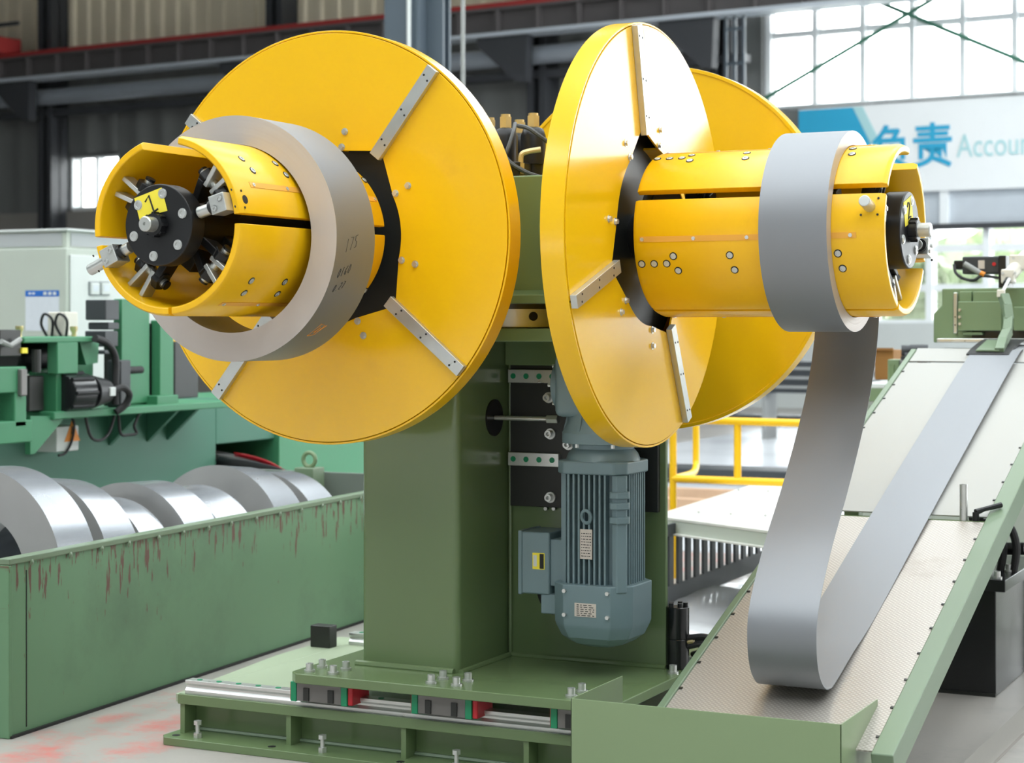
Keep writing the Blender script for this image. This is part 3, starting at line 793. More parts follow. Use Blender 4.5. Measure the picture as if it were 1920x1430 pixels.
for a in range(0, 360, 30):
    fast('ring_bolt', ME['ringbolt'] if 'ringbolt' in ME else ME.setdefault('ringbolt', MB().cyl((0,0,0),(0,0,0.003),0.013,n=18).mesh('ring_bolt', M['ink'])), pd_,
         (0.285*math.cos(rad(a+12)), 0.285*math.sin(rad(a+12)), zz(1.277)), (math.cos(rad(a+12)), math.sin(rad(a+12)), 0))
# weld beads round the column foot
wbead = MB().tube([(-0.345, -0.30, zz(0.253)), (-0.02, -0.30, zz(0.253))], 0.011, 8)
wbead.tube([(-0.005, -0.285, zz(0.252)), (-0.005, 0.03, zz(0.252))], 0.009, 8)
wbead.tube([(0.0, 0.038, zz(0.252)), (0.50, 0.038, zz(0.252))], 0.009, 8)
wbead.tube([(-0.004, 0.038, zz(0.26)), (-0.004, 0.038, zz(1.2))], 0.006, 8)
wbead.build('weld_bead', M['green'], pd_)
# black gear plate with white guide strips and the push rod
MB().box(0.0, 0.028, zz(0.705), 0.480, 0.046, zz(1.145)).build('gear_plate', M['darkpanel'], pd_, bevel=0.002)
ME['greencap'] = MB().cyl((0, 0, 0), (0, 0, 0.0015), 0.0085, n=16).mesh('green_cap', M['greenplastic'])
for z in (1.098, 0.848):
    g_ = MB().box(0.0, 0.012, zz(z-0.020), 0.168, 0.03, zz(z+0.020)).build('guide_strip', M['steel'], pd_, bevel=0.0015)
    for k in range(4): fast('green_cap', ME['greencap'], g_, (0.018+0.043*k, 0.0118, zz(z)), (0, -1, 0))
MB().cyl((-0.02, -0.06, zz(0.975)), (0.175, -0.06, zz(0.975)), 0.007, n=14).build('push_rod', M['steel'], pd_)
MB().cyl((0.165, -0.06, zz(0.975)), (0.20, -0.06, zz(0.975)), 0.013, n=6).build('rod_nut', M['ground'], pd_)
MB().cyl((-0.012, -0.06, zz(0.975)), (-0.007, -0.06, zz(0.975)), 0.055, n=28).build('rod_bush', M['blackpaint'], pd_)
for px, py in ((1033, 813), (1033, 932), (1030, 745), (1067, 833)):
    q = on(px, py, y=0.028)
    fast('socket_bolt', ME['socket'], pd_, (q.x, q.y, zz(q.z)), (0, -1, 0))
for px, py in ((1025, 953), (1040, 953)):
    q = on(px, py, y=0.04); fast('grease_nipple', ME['hexs'], pd_, (q.x, q.y, zz(q.z)), (0, -1, 0))
# clamp bolts of the carriages on the plate
for cx_ in (-0.37, 0.03, 0.46):
    for (dx, dy) in ((-0.04, -0.455), (0.04, -0.455), (-0.04, -0.385), (0.04, -0.385)):
        fast('carriage_bolt', ME['socket'], pd_, (cx_+dx, dy, zz(0.25)))
    # carriage of the linear guide below the plate
    c = MB().box(cx_-0.075, -0.47, zz(0.165), cx_+0.075, -0.37, zz(0.222))
    co = c.build('guide_carriage', M['greycarriage'], pd_, bevel=0.002)
    MB().box(cx_-0.05, -0.474, zz(0.168), cx_-0.032, -0.47, zz(0.205)).build('carriage_slot', M['darkpanel'], co)
    MB().box(cx_+0.032, -0.474, zz(0.168), cx_+0.05, -0.47, zz(0.205)).build('carriage_slot', M['darkpanel'], co)
    for s in (-1, 1):
        MB().box(cx_+s*0.075, -0.472, zz(0.163), cx_+s*0.095, -0.368, zz(0.220)).build('end_cap', M['greenplastic'], co, bevel=0.002)
        MB().box(cx_+s*0.095, -0.468, zz(0.165), cx_+s*(0.112 if s > 0 else 0.0985), -0.372, zz(0.218)).build('wiper', M['red'], co, bevel=0.004)
    c = MB().box(cx_-0.095, 0.50, zz(0.165), cx_+0.095, 0.60, zz(0.222)); c.build('guide_carriage', M['greycarriage'], pd_, bevel=0.002)
fast('plate_bolt', ME['socket'], pd_, (0.545, -0.02, zz(0.25)))
fast('plate_bolt', ME['socket'], pd_, (0.545, 0.13, zz(0.25)))

# ---- gear motor (vertical)
mx_, my_ = 0.372, -0.125
gm = thing('gear_motor', 'blue-grey finned electric gear motor hanging vertically beside the green column', 'motor', (mx_, my_, 0.335))
def mz(z): return z - 0.335
def oct_(w, ch): return [(w-ch,-w),(w,-w+ch),(w,w-ch),(w-ch,w),(-w+ch,w),(-w,w-ch),(-w,-w+ch),(-w+ch,-w)]
RM = Matrix.Identity(4)
b = MB(); b.prism(rrect(-0.076, -0.076, 0.076, 0.076, 0.03), mz(0.49), mz(0.835), 'z')
b.v = [tuple(RM @ Vector(p)) for p in b.v]; b.build('motor_body', M['motor'], gm, ang=30)
fin = MB().box(-0.0028, 0, mz(0.50), 0.0028, 0.030, mz(0.832)).mesh('cooling_fin', M['motor'])
for face in range(4):      # 0 front, 1 right, 2 rear, 3 left
    for k in range(11):
        t = -0.080 + 0.016*k
        if face == 0 and t > 0.062: continue
        if face == 1 and t < -0.062: continue
        Rz = Matrix.Rotation(rad(180 + 90*face), 4, 'Z')
        put('cooling_fin', fin, gm, Rz @ Vector((-t, 0.072 - (0.012 if abs(t) > 0.075 else 0), 0)), (0, 0, rad(180 + 90*face)))
# corner rib with lifting lugs, end shield, flange, fan cowl
def turned(b): b.v = [tuple(RM @ Vector(p)) for p in b.v]; return b
turned(MB().prism([(0.066, -0.072), (0.070, -0.103), (0.088, -0.110), (0.110, -0.088), (0.103, -0.070), (0.072, -0.066)], mz(0.50), mz(0.83), 'z')).build('corner_rib', M['motor'], gm, bevel=0.004)
for z in (0.775, 0.745, 0.705):
    turned(MB().prism([(0.062, -0.102), (0.068, -0.112), (0.092, -0.118), (0.118, -0.092), (0.112, -0.068), (0.10, -0.066)], mz(z-0.010), mz(z+0.010), 'z')).build('rib_lug', M['motor'], gm, bevel=0.004)
es = MB(); es.prism(oct_(0.108, 0.030), mz(0.830), mz(0.868), 'z'); turned(es).build('end_shield', M['motor'], gm, bevel=0.006)
MB().lathe([(mz(0.866), 0.108), (mz(0.886), 0.100), (mz(0.90), 0.088), (mz(0.912), 0.090), (mz(0.916), 0.118), (mz(0.945), 0.118), (mz(0.955), 0.112), (mz(0.97), 0.105), (mz(1.02), 0.098), (mz(1.06), 0.06), (mz(1.06), 0.0001)], 48, ax='z').build('adapter_flange', M['motor'], gm, ang=30)
for k in range(6):
    a = rad(60*k + 8)
    fast('flange_bolt', ME['hexs'], gm, (0.105*math.cos(a), 0.105*math.sin(a), mz(0.905)), (0, 0, 1))
gbx = MB().box(-0.115, -0.095, mz(0.99), 0.105, 0.155, mz(1.17)).build('gearbox', M['motor'], gm, bevel=0.02, seg=3)
MB().cyl((-0.135, 0.0, mz(1.08)), (-0.110, 0.0, mz(1.08)), 0.075, n=40).build('output_cover', M['motor'], gm, bevel=0.004)
for k in range(6):
    a = rad(60*k); fast('cover_bolt', ME['hexs'], gm, (-0.135, 0.062*math.cos(a), mz(1.08)+0.062*math.sin(a)), (-1, 0, 0))
for a in (200, 255, 310):   # stiffening webs between gearbox and flange
    d = Vector((math.cos(rad(a)), math.sin(rad(a)), 0)); s = Vector((-d.y, d.x, 0))*0.005
    vs = []
    for q in (-1, 1): vs += [d*0.07 + s*q + Vector((0,0,mz(0.945))), d*0.116 + s*q + Vector((0,0,mz(0.945))), d*0.09 + s*q + Vector((0,0,mz(1.05))), d*0.07 + s*q + Vector((0,0,mz(1.05)))]
    MB().add(vs, [(3,2,1,0),(4,5,6,7),(0,1,5,4),(1,2,6,5),(2,3,7,6),(3,0,4,7)]).build('web', M['motor'], gm)
cw = MB()
w0, w1 = oct_(0.136, 0.058), oct_(0.128, 0.056)
n8 = 8
lv = [(0.520, 0.121, 0.048), (0.408, 0.120, 0.048), (0.396, 0.116, 0.046), (0.368, 0.104, 0.042), (0.348, 0.078, 0.032), (0.336, 0.04, 0.016)]
vs = []
for z, w_, c_ in lv: vs += [(p[0], p[1], mz(z)) for p in oct_(w_, c_)]
fs = [tuple(range(n8))]
for i in range(len(lv)-1):
    for k in range(n8): fs.append((i*n8+k, i*n8+(k+1) % n8, (i+1)*n8+(k+1) % n8, (i+1)*n8+k))
fs.append(tuple(range((len(lv)-1)*n8, len(lv)*n8)))
turned(cw.add(vs, fs)).build('fan_cowl', M['motor'], gm, bevel=0.004, ang=20)
def face_pt(u, z, out=0.0): # point on the front flat of the cowl/body (u sideways)
    return RM @ Vector((u, -0.1205 - out, z))
for u, z in ((-0.125, 0.0), ):
    pass
for u, z in ((-0.066, 0.502), (0.066, 0.502), (-0.066, 0.435), (0.066, 0.435)):
    q = face_pt(u, mz(z)); fast('cowl_screw', ME['hexs'], gm, q, RM @ Vector((0, -1, 0)))
def nameplate(u0, u1, z0, z1, out, rows, name):
    b = turned(MB().box(u0, -out-0.0015, mz(z0), u1, -out, mz(z1)))
    o = b.build(name, M['plate'], gm)
    t = MB()
    for k in range(rows):
        z = z1 - (z1-z0)*(0.14 + 0.76*k/max(1, rows-1))
        u = u0 + (u1-u0)*0.10
        while u < u1 - (u1-u0)*0.14:
            l = (u1-u0)*random.uniform(0.05, 0.22)
            t.box(u, -out-0.0019, mz(z-0.0011), min(u+l, u1-(u1-u0)*0.08), -out-0.0015, mz(z+0.0011)); u += l + (u1-u0)*0.07
    turned(t).build('print', M['ink'], gm)
    return o
nameplate(-0.027, 0.010, 0.592, 0.676, 0.102, 9, 'nameplate')
nameplate(-0.036, 0.030, 0.432, 0.470, 0.1205, 6, 'nameplate')
ey = MB(); ey.tube([RM @ Vector((-0.006 + 0.014*math.cos(t), -0.108 - 0.004*math.sin(t), mz(0.712)+0.018*math.sin(t))) for t in [2*PI*k/16 for k in range(17)]], 0.005, 8)
ey.build('lifting_eye', M['motor'], gm)
# terminal box on the left
tb = MB().box(-0.235, -0.055, mz(0.475), -0.145, 0.075, mz(0.655)).build('terminal_box', M['motor'], gm, bevel=0.006)
MB().box(-0.245, -0.058, mz(0.472), -0.232, 0.078, mz(0.658)).build('box_lid', M['motor'], tb, bevel=0.004)
MB().box(-0.148, -0.045, mz(0.50), -0.07, 0.065, mz(0.635)).build('box_neck', M['motor'], tb, bevel=0.004)
MB().box(-0.175, -0.05, mz(0.42), -0.12, 0.03, mz(0.478)).build('connector_box', M['motor'], tb, bevel=0.004)
MB().tube(bez((-0.215, 0.03, mz(0.475)), (-0.21, 0.03, mz(0.44)), (-0.19, 0.03, mz(0.42)), (-0.17, 0.03, mz(0.415))), 0.010, 8).build('cable', M['rubber'], tb)
wl_ = MB().box(-0.198, -0.0565, mz(0.548), -0.160, -0.055, mz(0.595)).build('warning_label', M['sticker'], tb)
MB().box(-0.175, -0.0572, mz(0.550), -0.162, -0.0564, mz(0.593)).build('warning_print', M['ink'], tb)
MB().box(-0.195, -0.0572, mz(0.556), -0.184, -0.0564, mz(0.588)).build('warning_text', M['white'], tb)

# ============================================================ coils on the spindles
def coil_mesh(x0, x1, ri, ro, name, parent, mat_o, mat_e, seed=1, n=128):
    """wound coil about local x: outer skin and two edge faces with fine wound steps"""
    rnd = random.Random(seed)
    prof = [(x0, ri)]
    rings = 22
    e0, e1 = [], []
    for k in range(rings+1):
        r = ri + (ro-ri)*k/rings
        e0.append((x0 + rnd.uniform(-0.00012, 0.00012), r)); e1.append((x1 + rnd.uniform(-0.00012, 0.00012), r))
    outer = MB().lathe([(e0[-1][0], ro), (e1[-1][0], ro)], n)
    o = outer.build(name, mat_o, parent)
    MB().lathe(e0, n).build('coil_edge', mat_e, parent)
    MB().lathe(e1, n).build('coil_edge', mat_e, parent)
    MB().lathe([(x0, ri), (x1, ri)], n).build('coil_bore', mat_o, parent)
    return o

C1Z, C1R = 1.476, 0.318
c1 = thing('steel_coil', 'thick grey steel coil with handwritten numbers on the spindle with sticker 1', 'steel coil', (-0.283, -0.58, C1Z), rad(-90))
coil_mesh(0.265, 0.455, 0.2435, C1R, 'wound_roll', c1, M['coilsteel'], M['coiledge'], 3)
DIG = {'1': [[(0.3, 1), (0.25, 0)]], '7': [[(0, 0.95), (0.55, 1), (0.2, 0)]], '5': [[(0.6, 1), (0.1, 0.9), (0.1, 0.55), (0.45, 0.5), (0.4, 0.1), (0.05, 0)]],
       '0': [[(0.3, 1), (0.05, 0.6), (0.1, 0.1), (0.35, 0), (0.55, 0.4), (0.5, 0.85), (0.3, 1)]], '6': [[(0.5, 1), (0.1, 0.5), (0.1, 0.1), (0.4, 0), (0.5, 0.35), (0.15, 0.4)]],
       '2': [[(0, 0.8), (0.3, 1), (0.5, 0.7), (0, 0), (0.55, 0.05)]], '.': [[(0.2, 0.0), (0.25, 0.05)]],
       '#': [[(0, 0), (0.1, 0.9), (0.9, 0.8), (0.85, 0.1), (0, 0)], [(0.3, 0.3), (0.6, 0.6)], [(0.5, 0.2), (0.45, 0.7)], [(0.8, 0.3), (1.2, 0.8)]]}
def scribble(text, phi0, x0, h, R, parent, mat, slant=0.25, th=0.0007, name='handwriting'):
    """marks on the rolled skin: reading direction runs back along the axis, up the skin"""
    b = MB(); u = 0.0
    for ch in text:
        for stq in DIG.get(ch, []):
            pts = []
            for a, v in stq:
                x = x0 - (u + a*h*0.6 + v*h*slant)
                ph = rad(phi0) + (v*h + u*0.30)/R
                pts.append(Vector((x, (R+0.0003)*math.cos(ph), (R+0.0003)*math.sin(ph))))
            b.tube(pts, th, 5)
        u += h*0.62
    return b.build(name, mat, parent)
scribble('175', -7, 0.412, 0.034, C1R, c1, M['ink'])
scribble('0160', -19, 0.428, 0.024, C1R, c1, M['ink'])
scribble('0.27', -26, 0.426, 0.020, C1R, c1, M['ink'])
scribble('#', -52, 0.40, 0.050, C1R, c1, M['orangemark'], 0.3, 0.0011)

# coil 2 and its strip: unwinds at the back, hangs in a loop, climbs the ramp
C2X0, C2X1, C2R = 0.977, 1.154, 0.262
c2 = thing('steel_coil', 'nearly used-up grey steel coil whose strip hangs in a loop to the ramp', 'steel coil', (0.583, -0.283, SZ), 0)
coil_mesh(C2X0-0.583, C2X1-0.583, 0.2245, C2R, 'wound_roll', c2, M['coilsteel'], M['coiledge'], 5)
path = [(-0.023, 1.50), (-0.030, 1.36), (-0.062, 1.21), (-0.128, 1.08), (-0.228, 0.955), (-0.354, 0.825), (-0.492, 0.700), (-0.580, 0.602), (-0.624, 0.527), (-0.628, 0.455),
        (-0.605, 0.394), (-0.557, 0.354), (-0.508, 0.345), (-0.462, 0.353), (-0.30, 0.402), (-0.06, 0.470), (0.57, 0.690), (1.2, 0.906), (1.86, 1.127), (2.02, 1.160), (2.2, 1.168), (2.75, 1.168)]
pp = smooth_path([Vector((0, y, z)) for y, z in path], 8)
b = MB(); th = 0.0007
vs, fs = [], []
for k, p in enumerate(pp):
    t = (pp[min(k+1, len(pp)-1)] - pp[max(k-1, 0)]).normalized(); nrm = Vector((0, -t.z, t.y))*th
    for x in (C2X0-0.583, C2X1-0.583):
        q = Vector((x, p.y + 0.283, p.z - SZ)); vs += [q + nrm, q - nrm]
for k in range(len(pp)-1):
    a, c = 4*k, 4*k+4
    fs += [(a, a+2, c+2, c), (a+1, c+1, c+3, a+3), (a, c, c+1, a+1), (a+2, a+3, c+3, c+2)]
b.add(vs, fs).build('hanging_strip', M['coilsteel'], c2, ang=60)

# ============================================================ rail base
rb = thing('rail_base', 'low olive green rail bed with ribs and levelling bolts under the pedestal', 'rail bed', (0, 0, 0))
X0, X1, Y0, Y1 = -0.88, 0.72, -0.43, 0.66
MB().box(X0, Y0, 0.115, X1, Y1, 0.140).build('deck', M['deck'], rb, bevel=0.002)
MB().box(X0-0.005, Y0-0.012, 0.112, X1, Y0, 0.142).build('top_flange', M['green'], rb, bevel=0.002)
MB().prism([(X0-0.03, Y0-0.05), (X0-0.01, Y0-0.075), (X1, Y0-0.075), (X1, Y0+0.05), (X0-0.03, Y0+0.05)], 0.0, 0.024, 'z').build('bottom_flange', M['green'], rb, bevel=0.002)
MB().box(X0, Y0+0.055, 0.024, X1, Y0+0.065, 0.115).build('web', M['green'], rb)
MB().box(X0, Y1-0.02, 0.0, X1, Y1, 0.115).build('web', M['green'], rb)
MB().box(X0, Y0+0.05, 0.0, X0+0.012, Y1, 0.115).build('end_plate', M['green'], rb)
rib = MB().box(-0.008, Y0-0.005, 0.024, 0.008, Y0+0.056, 0.112).mesh('rib', M['green'])
for k, x in enumerate([X0+0.008] + [X0+0.385*k for k in range(1, 5)]): put('rib', rib, rb, (x, 0, 0))
wl2 = MB().tube([(X0, Y0+0.05, 0.028), (X1, Y0+0.05, 0.028)], 0.007, 6)
wl2.build('weld_bead', M['green_light'], rb)
lvb = MB(); lvb.cyl((0, 0, 0.024), (0, 0, 0.066), 0.0065, n=12); lvb.cyl((0, 0, 0.024), (0, 0, 0.038), 0.013, n=6); lvb.cyl((0, 0, 0.062), (0, 0, 0.074), 0.0125, n=6)
ME['level'] = lvb.mesh('levelling_bolt', M['steel'], ang=25)
for x in (-0.795, -0.36, 0.075, 0.51): put('levelling_bolt', ME['level'], rb, (x, Y0-0.035, 0))
hole = MB().cyl((0, 0, 0.0), (0, 0, 0.0006), 0.012, n=16).mesh('hole', M['ink'])
for x in (-0.87, -0.53, -0.1, 0.33): put('flange_hole', hole, rb, (x, Y0-0.04, 0.0242))
def rail(yc):
    pr = [(-0.022, 0.140), (0.022, 0.140), (0.022, 0.152), (0.014, 0.160), (0.014, 0.166), (0.020, 0.172), (0.020, 0.182), (-0.020, 0.182), (-0.020, 0.172), (-0.014, 0.166), (-0.014, 0.160), (-0.022, 0.152)]
    return MB().prism([(yc+a, z) for a, z in pr], X0+0.01, X1, 'x').build('linear_rail', M['steel'], rb, bevel=0.001)
for yc in (-0.405, 0.55):
    r_ = rail(yc)
    for k in range(10): fast('rail_cap', ME['greencap'], r_, (X0+0.05+0.07*k, yc, 0.182))

blk = MB().box(-0.968, 0.435, 0.140, -0.89, 0.485, 0.215)
# the stop block stands on a short deck extension
MB().prism([(X0, -0.43), (X0, 0.66), (-0.985, 0.66), (-0.985, 0.25), (-0.90, -0.43)], 0.115, 0.140, 'z').build('deck_extension', M['deck'], rb, bevel=0.002)
bo = blk.build('stop_block', M['darkpanel'], None, bevel=0.003)
tag(bo, 'small black rectangular stop block standing on the green rail bed', 'block')

# black hydraulic cylinder beside the pedestal
hy = thing('hydraulic_cylinder', 'short black hydraulic cylinder with cap bolts standing beside the green pedestal', 'hydraulic cylinder', (0.528, 0.062, 0.25))
MB().lathe([(0.0, 0.0001), (0.0, 0.034), (0.085, 0.034), (0.087, 0.0325), (0.089, 0.034), (0.178, 0.034), (0.180, 0.032), (0.180, 0.0001)], 32, ax='z').build('barrel', M['blackpaint'], hy, ang=30)
for k in range(5):
    a = rad(72*k+20); MB().cyl((0.023*math.cos(a), 0.023*math.sin(a), 0.178), (0.023*math.cos(a), 0.023*math.sin(a), 0.192), 0.0075, n=12).build('cap_bolt', M['black'], hy)
MB().tube(smooth_path([(0.03, 0, 0.09), (0.075, 0.0, 0.098), (0.10, 0.01, 0.092), (0.085, 0.04, 0.08), (0.03, 0.06, 0.07)], 6), 0.009, 10).build('hose', M['rubber'], hy)
MB().tube(smooth_path([(0.03, 0, 0.065), (0.07, 0.0, 0.075), (0.092, 0.02, 0.07), (0.07, 0.05, 0.05), (0.02, 0.07, 0.03)], 6), 0.009, 10).build('hose', M['rubber'], hy)
MB().cyl((0.028, 0, 0.078), (0.05, 0, 0.082), 0.009, n=6).build('hose_fitting', M['brass'], hy)

# ============================================================ loop ramp
SL = 0.333
def rz(y): return 0.322 + SL*(y + 0.5)
rp = thing('loop_ramp', 'inclined white and dimpled metal ramp with sage green side rails', 'ramp', (1.03, 0.6, 0.0))
ox, oy = 1.03, 0.6
RA = math.atan(SL)
def sheet(x0, x1, y0, y1, mat, name, z_off=0.0, th=0.004, bev=0.0):
    L_ = math.hypot(y1-y0, rz(y1)-rz(y0))
    o = MB().box(x0, 0, -th, x1, L_, 0).build(name, mat, rp, bevel=bev)
    o.location = (-ox, y0-oy, rz(y0)+z_off); o.rotation_euler = (RA, 0, 0)
    return o
sheet(0.755, 1.318, -0.72, 0.536, M['dimple'], 'dimpled_sheet')
sheet(0.755, 1.318, 0.574, 1.864, M['whitesheet'], 'smooth_sheet')
sheet(0.755, 1.318, 1.882, 2.02, M['whitesheet'], 'top_sheet')
sheet(0.755, 1.318, 0.534, 0.575, M['green'], 'joint_strip', -0.014)
sheet(0.755, 1.318, 1.855, 1.89, M['darkpanel'], 'joint_strip', -0.010)
for xa, xb, nm in ((0.735, 0.757, 'side_rail'), (1.318, 1.372, 'side_rail')):
    L_ = math.hypot(2.74, 2.74*SL)
    b = MB().box(xa, 0, -0.075, xb, L_, 0.006)
    o = b.build(nm, M['green_light'], rp, bevel=0.004)
    o.location = (-ox, -0.74-oy, rz(-0.74)); o.rotation_euler = (RA, 0, 0)
clipm = MB().box(-0.006, -0.004, 0, 0.006, 0.004, 0.0025).mesh('clip', M['darkpanel'])
for k in range(19):
    y = -0.66 + 0.135*k
    for x in (0.76, 1.316): put('edge_clip', clipm, rp, (x-ox, y-oy, rz(y)+0.0005), (RA, 0, 0))
for x, y in ((0.79, 1.96), (1.02, 1.98), (0.79, 1.0)):   # legs of the ramp
    MB().box(x-0.025-ox, y-0.025-oy, 0.0, x+0.025-ox, y+0.025-oy, rz(y)-0.07).build('leg', M['green_feed'], rp, bevel=0.003)
MB().box(0.757-ox, 1.94-oy, rz(1.96)-0.13, 1.32-ox, 1.98-oy, rz(1.96)-0.08).build('cross_member', M['green_feed'], rp)
# guide post and clamp lever at the joint
gp = thing('guide_post', 'short bright steel guide post standing on the ramp joint', 'post', (1.252, 0.552, rz(0.552)-0.004))
MB().lathe([(0, 0.0001), (0, 0.012), (0.108, 0.012), (0.108, 0.009), (0.096, 0.009), (0.096, 0.0001)], 24, ax='z').build('tube', M['steel'], gp, ang=30)
lv_ = thing('clamp_lever', 'black clamping lever beside the steel guide post', 'lever', (1.288, 0.552, rz(0.552)-0.004))
MB().cyl((0, 0, 0), (0, 0, 0.026), 0.010, n=16).build('lever_hub', M['black'], lv_)
MB().tube([(0, 0, 0.026), (0.02, 0.02, 0.034), (0.06, 0.07, 0.044)], [0.010, 0.007, 0.0085], 10).build('lever_arm', M['black'], lv_)

# catch trough at the ramp foot: thin folded sheet
tr_ = thing('catch_trough', 'folded sage green sheet trough at the foot of the ramp', 'trough', (0.93, -0.84, 0))
tx, ty = 0.93, -0.84
TX0, TX1, TYF, TZ = 0.592, 1.277, -0.842, 0.331
def plate3(pts, n, th, name):
    pts = [Vector(p) for p in pts]; n = Vector(n)*th
    k = len(pts)
    return MB().add([p for p in pts] + [p + n for p in pts], [tuple(range(k-1, -1, -1)), tuple(range(k, 2*k))] + [(i, (i+1) % k, k+(i+1) % k, k+i) for i in range(k)]).build(name, M['trough'], tr_, bevel=0.0008)
plate3([(TX0-tx, TYF-ty, 0), (TX1-tx, TYF-ty, 0), (TX1-tx, TYF-ty, TZ), (TX0-tx, TYF-ty, TZ)], (0, 1, 0), 0.003, 'front_wall')
plate3([(TX0-tx, TYF-ty, 0), (TX0-tx, -0.515-ty, 0), (TX0-tx, -0.515-ty, TZ), (TX0-tx, TYF-ty, TZ)], (1, 0, 0), 0.003, 'side_wall')
plate3([(TX1-tx, TYF-ty, 0), (TX1-tx, -0.520-ty, 0), (TX1-tx, -0.520-ty, TZ), (TX1-tx, TYF-ty, TZ)], (-1, 0, 0), 0.003, 'side_wall')

# ============================================================ bin with slit coils
bn = thing('coil_bin', 'long scratched green steel bin holding slit coils', 'bin', (-1.36, -0.645, 0), rad(3.9))
BL = 2.55
MB().box(-0.012, 0.0, 0.0, 0.0, BL, 0.53).build('front_wall', M['bin'], bn, bevel=0.002)
MB().box(-0.035, -0.004, 0.525, 0.006, BL, 0.545).build('top_rim', M['green_light'], bn, bevel=0.004)
MB().box(-0.05, -0.006, 0.0, 0.006, 0.012, 0.525).build('end_post', M['bin'], bn, bevel=0.004)
MB().box(-0.95, 0.0, 0.0, -0.012, 0.012, 0.30).build('end_wall', M['bin'], bn, bevel=0.002)
MB().box(-0.95, 0.0, 0.0, -0.938, BL, 0.45).build('rear_wall', M['bin'], bn, bevel=0.002)
MB().box(-0.95, BL-0.012, 0.0, 0.0, BL, 0.45).build('end_wall', M['tray_in'], bn, bevel=0.002)
MB().box(-0.94, 0.012, 0.0, -0.012, BL-0.012, 0.02).build('bin_floor', M['tray_in'], bn)
MB().box(-0.014, 0.085, 0.02, 0.0015, 0.089, 0.50).build('seam', M['ink'], bn)
MB().box(-0.004, 0.0, -0.0, 0.012, BL, 0.008).build('foot_gap', M['ink'], bn)
wnub = MB().lathe([(0, 0.0001), (0.004, 0.010), (0.008, 0.0001)], 8, ax='x').mesh('weld', M['green_light'])
for k in range(14): put('weld_spot', wnub, bn, (0.004, 0.12+0.17*k + random.uniform(-.02, .02), 0.522), (0, 0, 0))
# (px, py of the crown on the plane x, bore ratio, width, tilt)
def bin_coil(y, R, w, label, lean, x=-1.85, ri=0.6, yaw=0.0):
    t = thing('slit_coil', label, 'steel coil', (x, y, 0.025), 0, 'slit coils in the green bin')
    piv = D.objects  # noqa
    rot = Euler((0, rad(lean), rad(90 + yaw))).to_matrix()
    def mk(b, nm, mat, ang=35):
        b.v = [tuple(rot @ Vector(p) + Vector((0, 0, R*math.cos(rad(lean)) + 0.5*w*abs(math.sin(rad(lean)))))) for p in b.v]
        return b.build(nm, mat, t, ang=ang)
    mk(MB().lathe([(0, R), (w, R)], 96), 'wound_roll', M['bincoil'])
    mk(MB().lathe([(0, R*ri), (w, R*ri)], 72), 'coil_bore', M['bincoil'])
    rn = random.Random(int(R*1e4))
    for x_ in (0.0, w):
        mk(MB().lathe([(x_ + rn.uniform(-.00012, .00012), R*(ri + (1-ri)*k/14)) for k in range(15)], 96), 'coil_edge', M['bincoil_edge'])
bin_coil(-0.26, 0.375, 0.185, 'largest grey slit coil at the open end of the green bin', 3)
bin_coil(0.02, 0.345, 0.185, 'grey slit coil leaning against the largest coil in the bin', 6)
bin_coil(0.31, 0.300, 0.16, 'small grey slit coil with faint writing, third from the open end of the bin', 5)
bin_coil(0.55, 0.318, 0.20, 'grey slit coil fourth from the open end of the bin, partly over a smaller one', 2)
bin_coil(0.84, 0.290, 0.20, 'narrow pale slit coil lying in the shadow of a wider one in the bin', -3)
bin_coil(1.11, 0.328, 0.21, 'broad grey slit coil with thick edge second from the far end of the bin', 6)
bin_coil(1.44, 0.305, 0.20, 'grey slit coil at the far end of the green bin', 3)

# ============================================================ right background
# feeder at the head of the ramp
fd = thing('strip_feeder', 'sage green strip feeder at the top of the ramp', 'feeder', (1.3, 2.5, 0))
fx, fy = 1.3, 2.5
def fb(px0, py0, px1, py1, y, depth, name, mat, bevel=0.004):
    a = on(px0, py0, y=y); c = on(px1, py1, y=y)
    return MB().box(min(a.x, c.x)-fx, y-fy, min(a.z, c.z), max(a.x, c.x)-fx, y+depth-fy, max(a.z, c.z)).build(name, mat, fd, bevel=bevel)
Yf = 2.35
a0 = on(1750, 642, y=Yf)
z0 = a0.z
pts = [on(*q, y=Yf) for q in ((1750, 642), (1750, 588), (1766, 572), (1766, 541), (2010, 538), (2010, 642))]
MB().prism([(p_.x-fx, p_.z) for p_ in pts], Yf-fy, Yf+0.5-fy, 'y').build('housing', M['green_feed'], fd, bevel=0.005)
fb(1796, 565, 1878, 620, Yf-0.05, 0.05, 'front_plate', M['green_feed'])
fb(1900, 575, 1990, 620, Yf-0.06, 0.06, 'front_plate', M['green_feed'])
fb(1799, 546, 1822, 566, Yf-0.02, 0.02, 'upper_plate', M['green_feed'])
fb(1824, 546, 1880, 566, Yf-0.03, 0.03, 'upper_plate', M['green_feed'])
fb(1787, 548, 1795, 625, Yf-0.012, 0.012, 'slide_strip', M['ground'])
for py in (581, 594, 607):
    q = on(1800, py, y=Yf-0.05); fast('plate_bolt', ME['hexs'], fd, (q.x-fx, q.y-fy, q.z), (0, -1, 0))
for py in (594, 609):
    q = on(1791, py, y=Yf-0.012); fast('hole', ME['tinyhole'], fd, (q.x-fx, q.y-fy, q.z), (0, -1, 0))
fb(1805, 622, 1842, 628, Yf-0.04, 0.04, 'lower_bar', M['green_feed'])
fb(1822, 612, 1875, 640, Yf-0.004, 0.01, 'roller_gap', M['darkpanel'])
fb(1890, 612, 1990, 640, Yf-0.004, 0.01, 'roller_gap', M['darkpanel'])
fb(1756, 634, 2010, 643, Yf-0.10, 0.12, 'roller_edge', M['steel'])
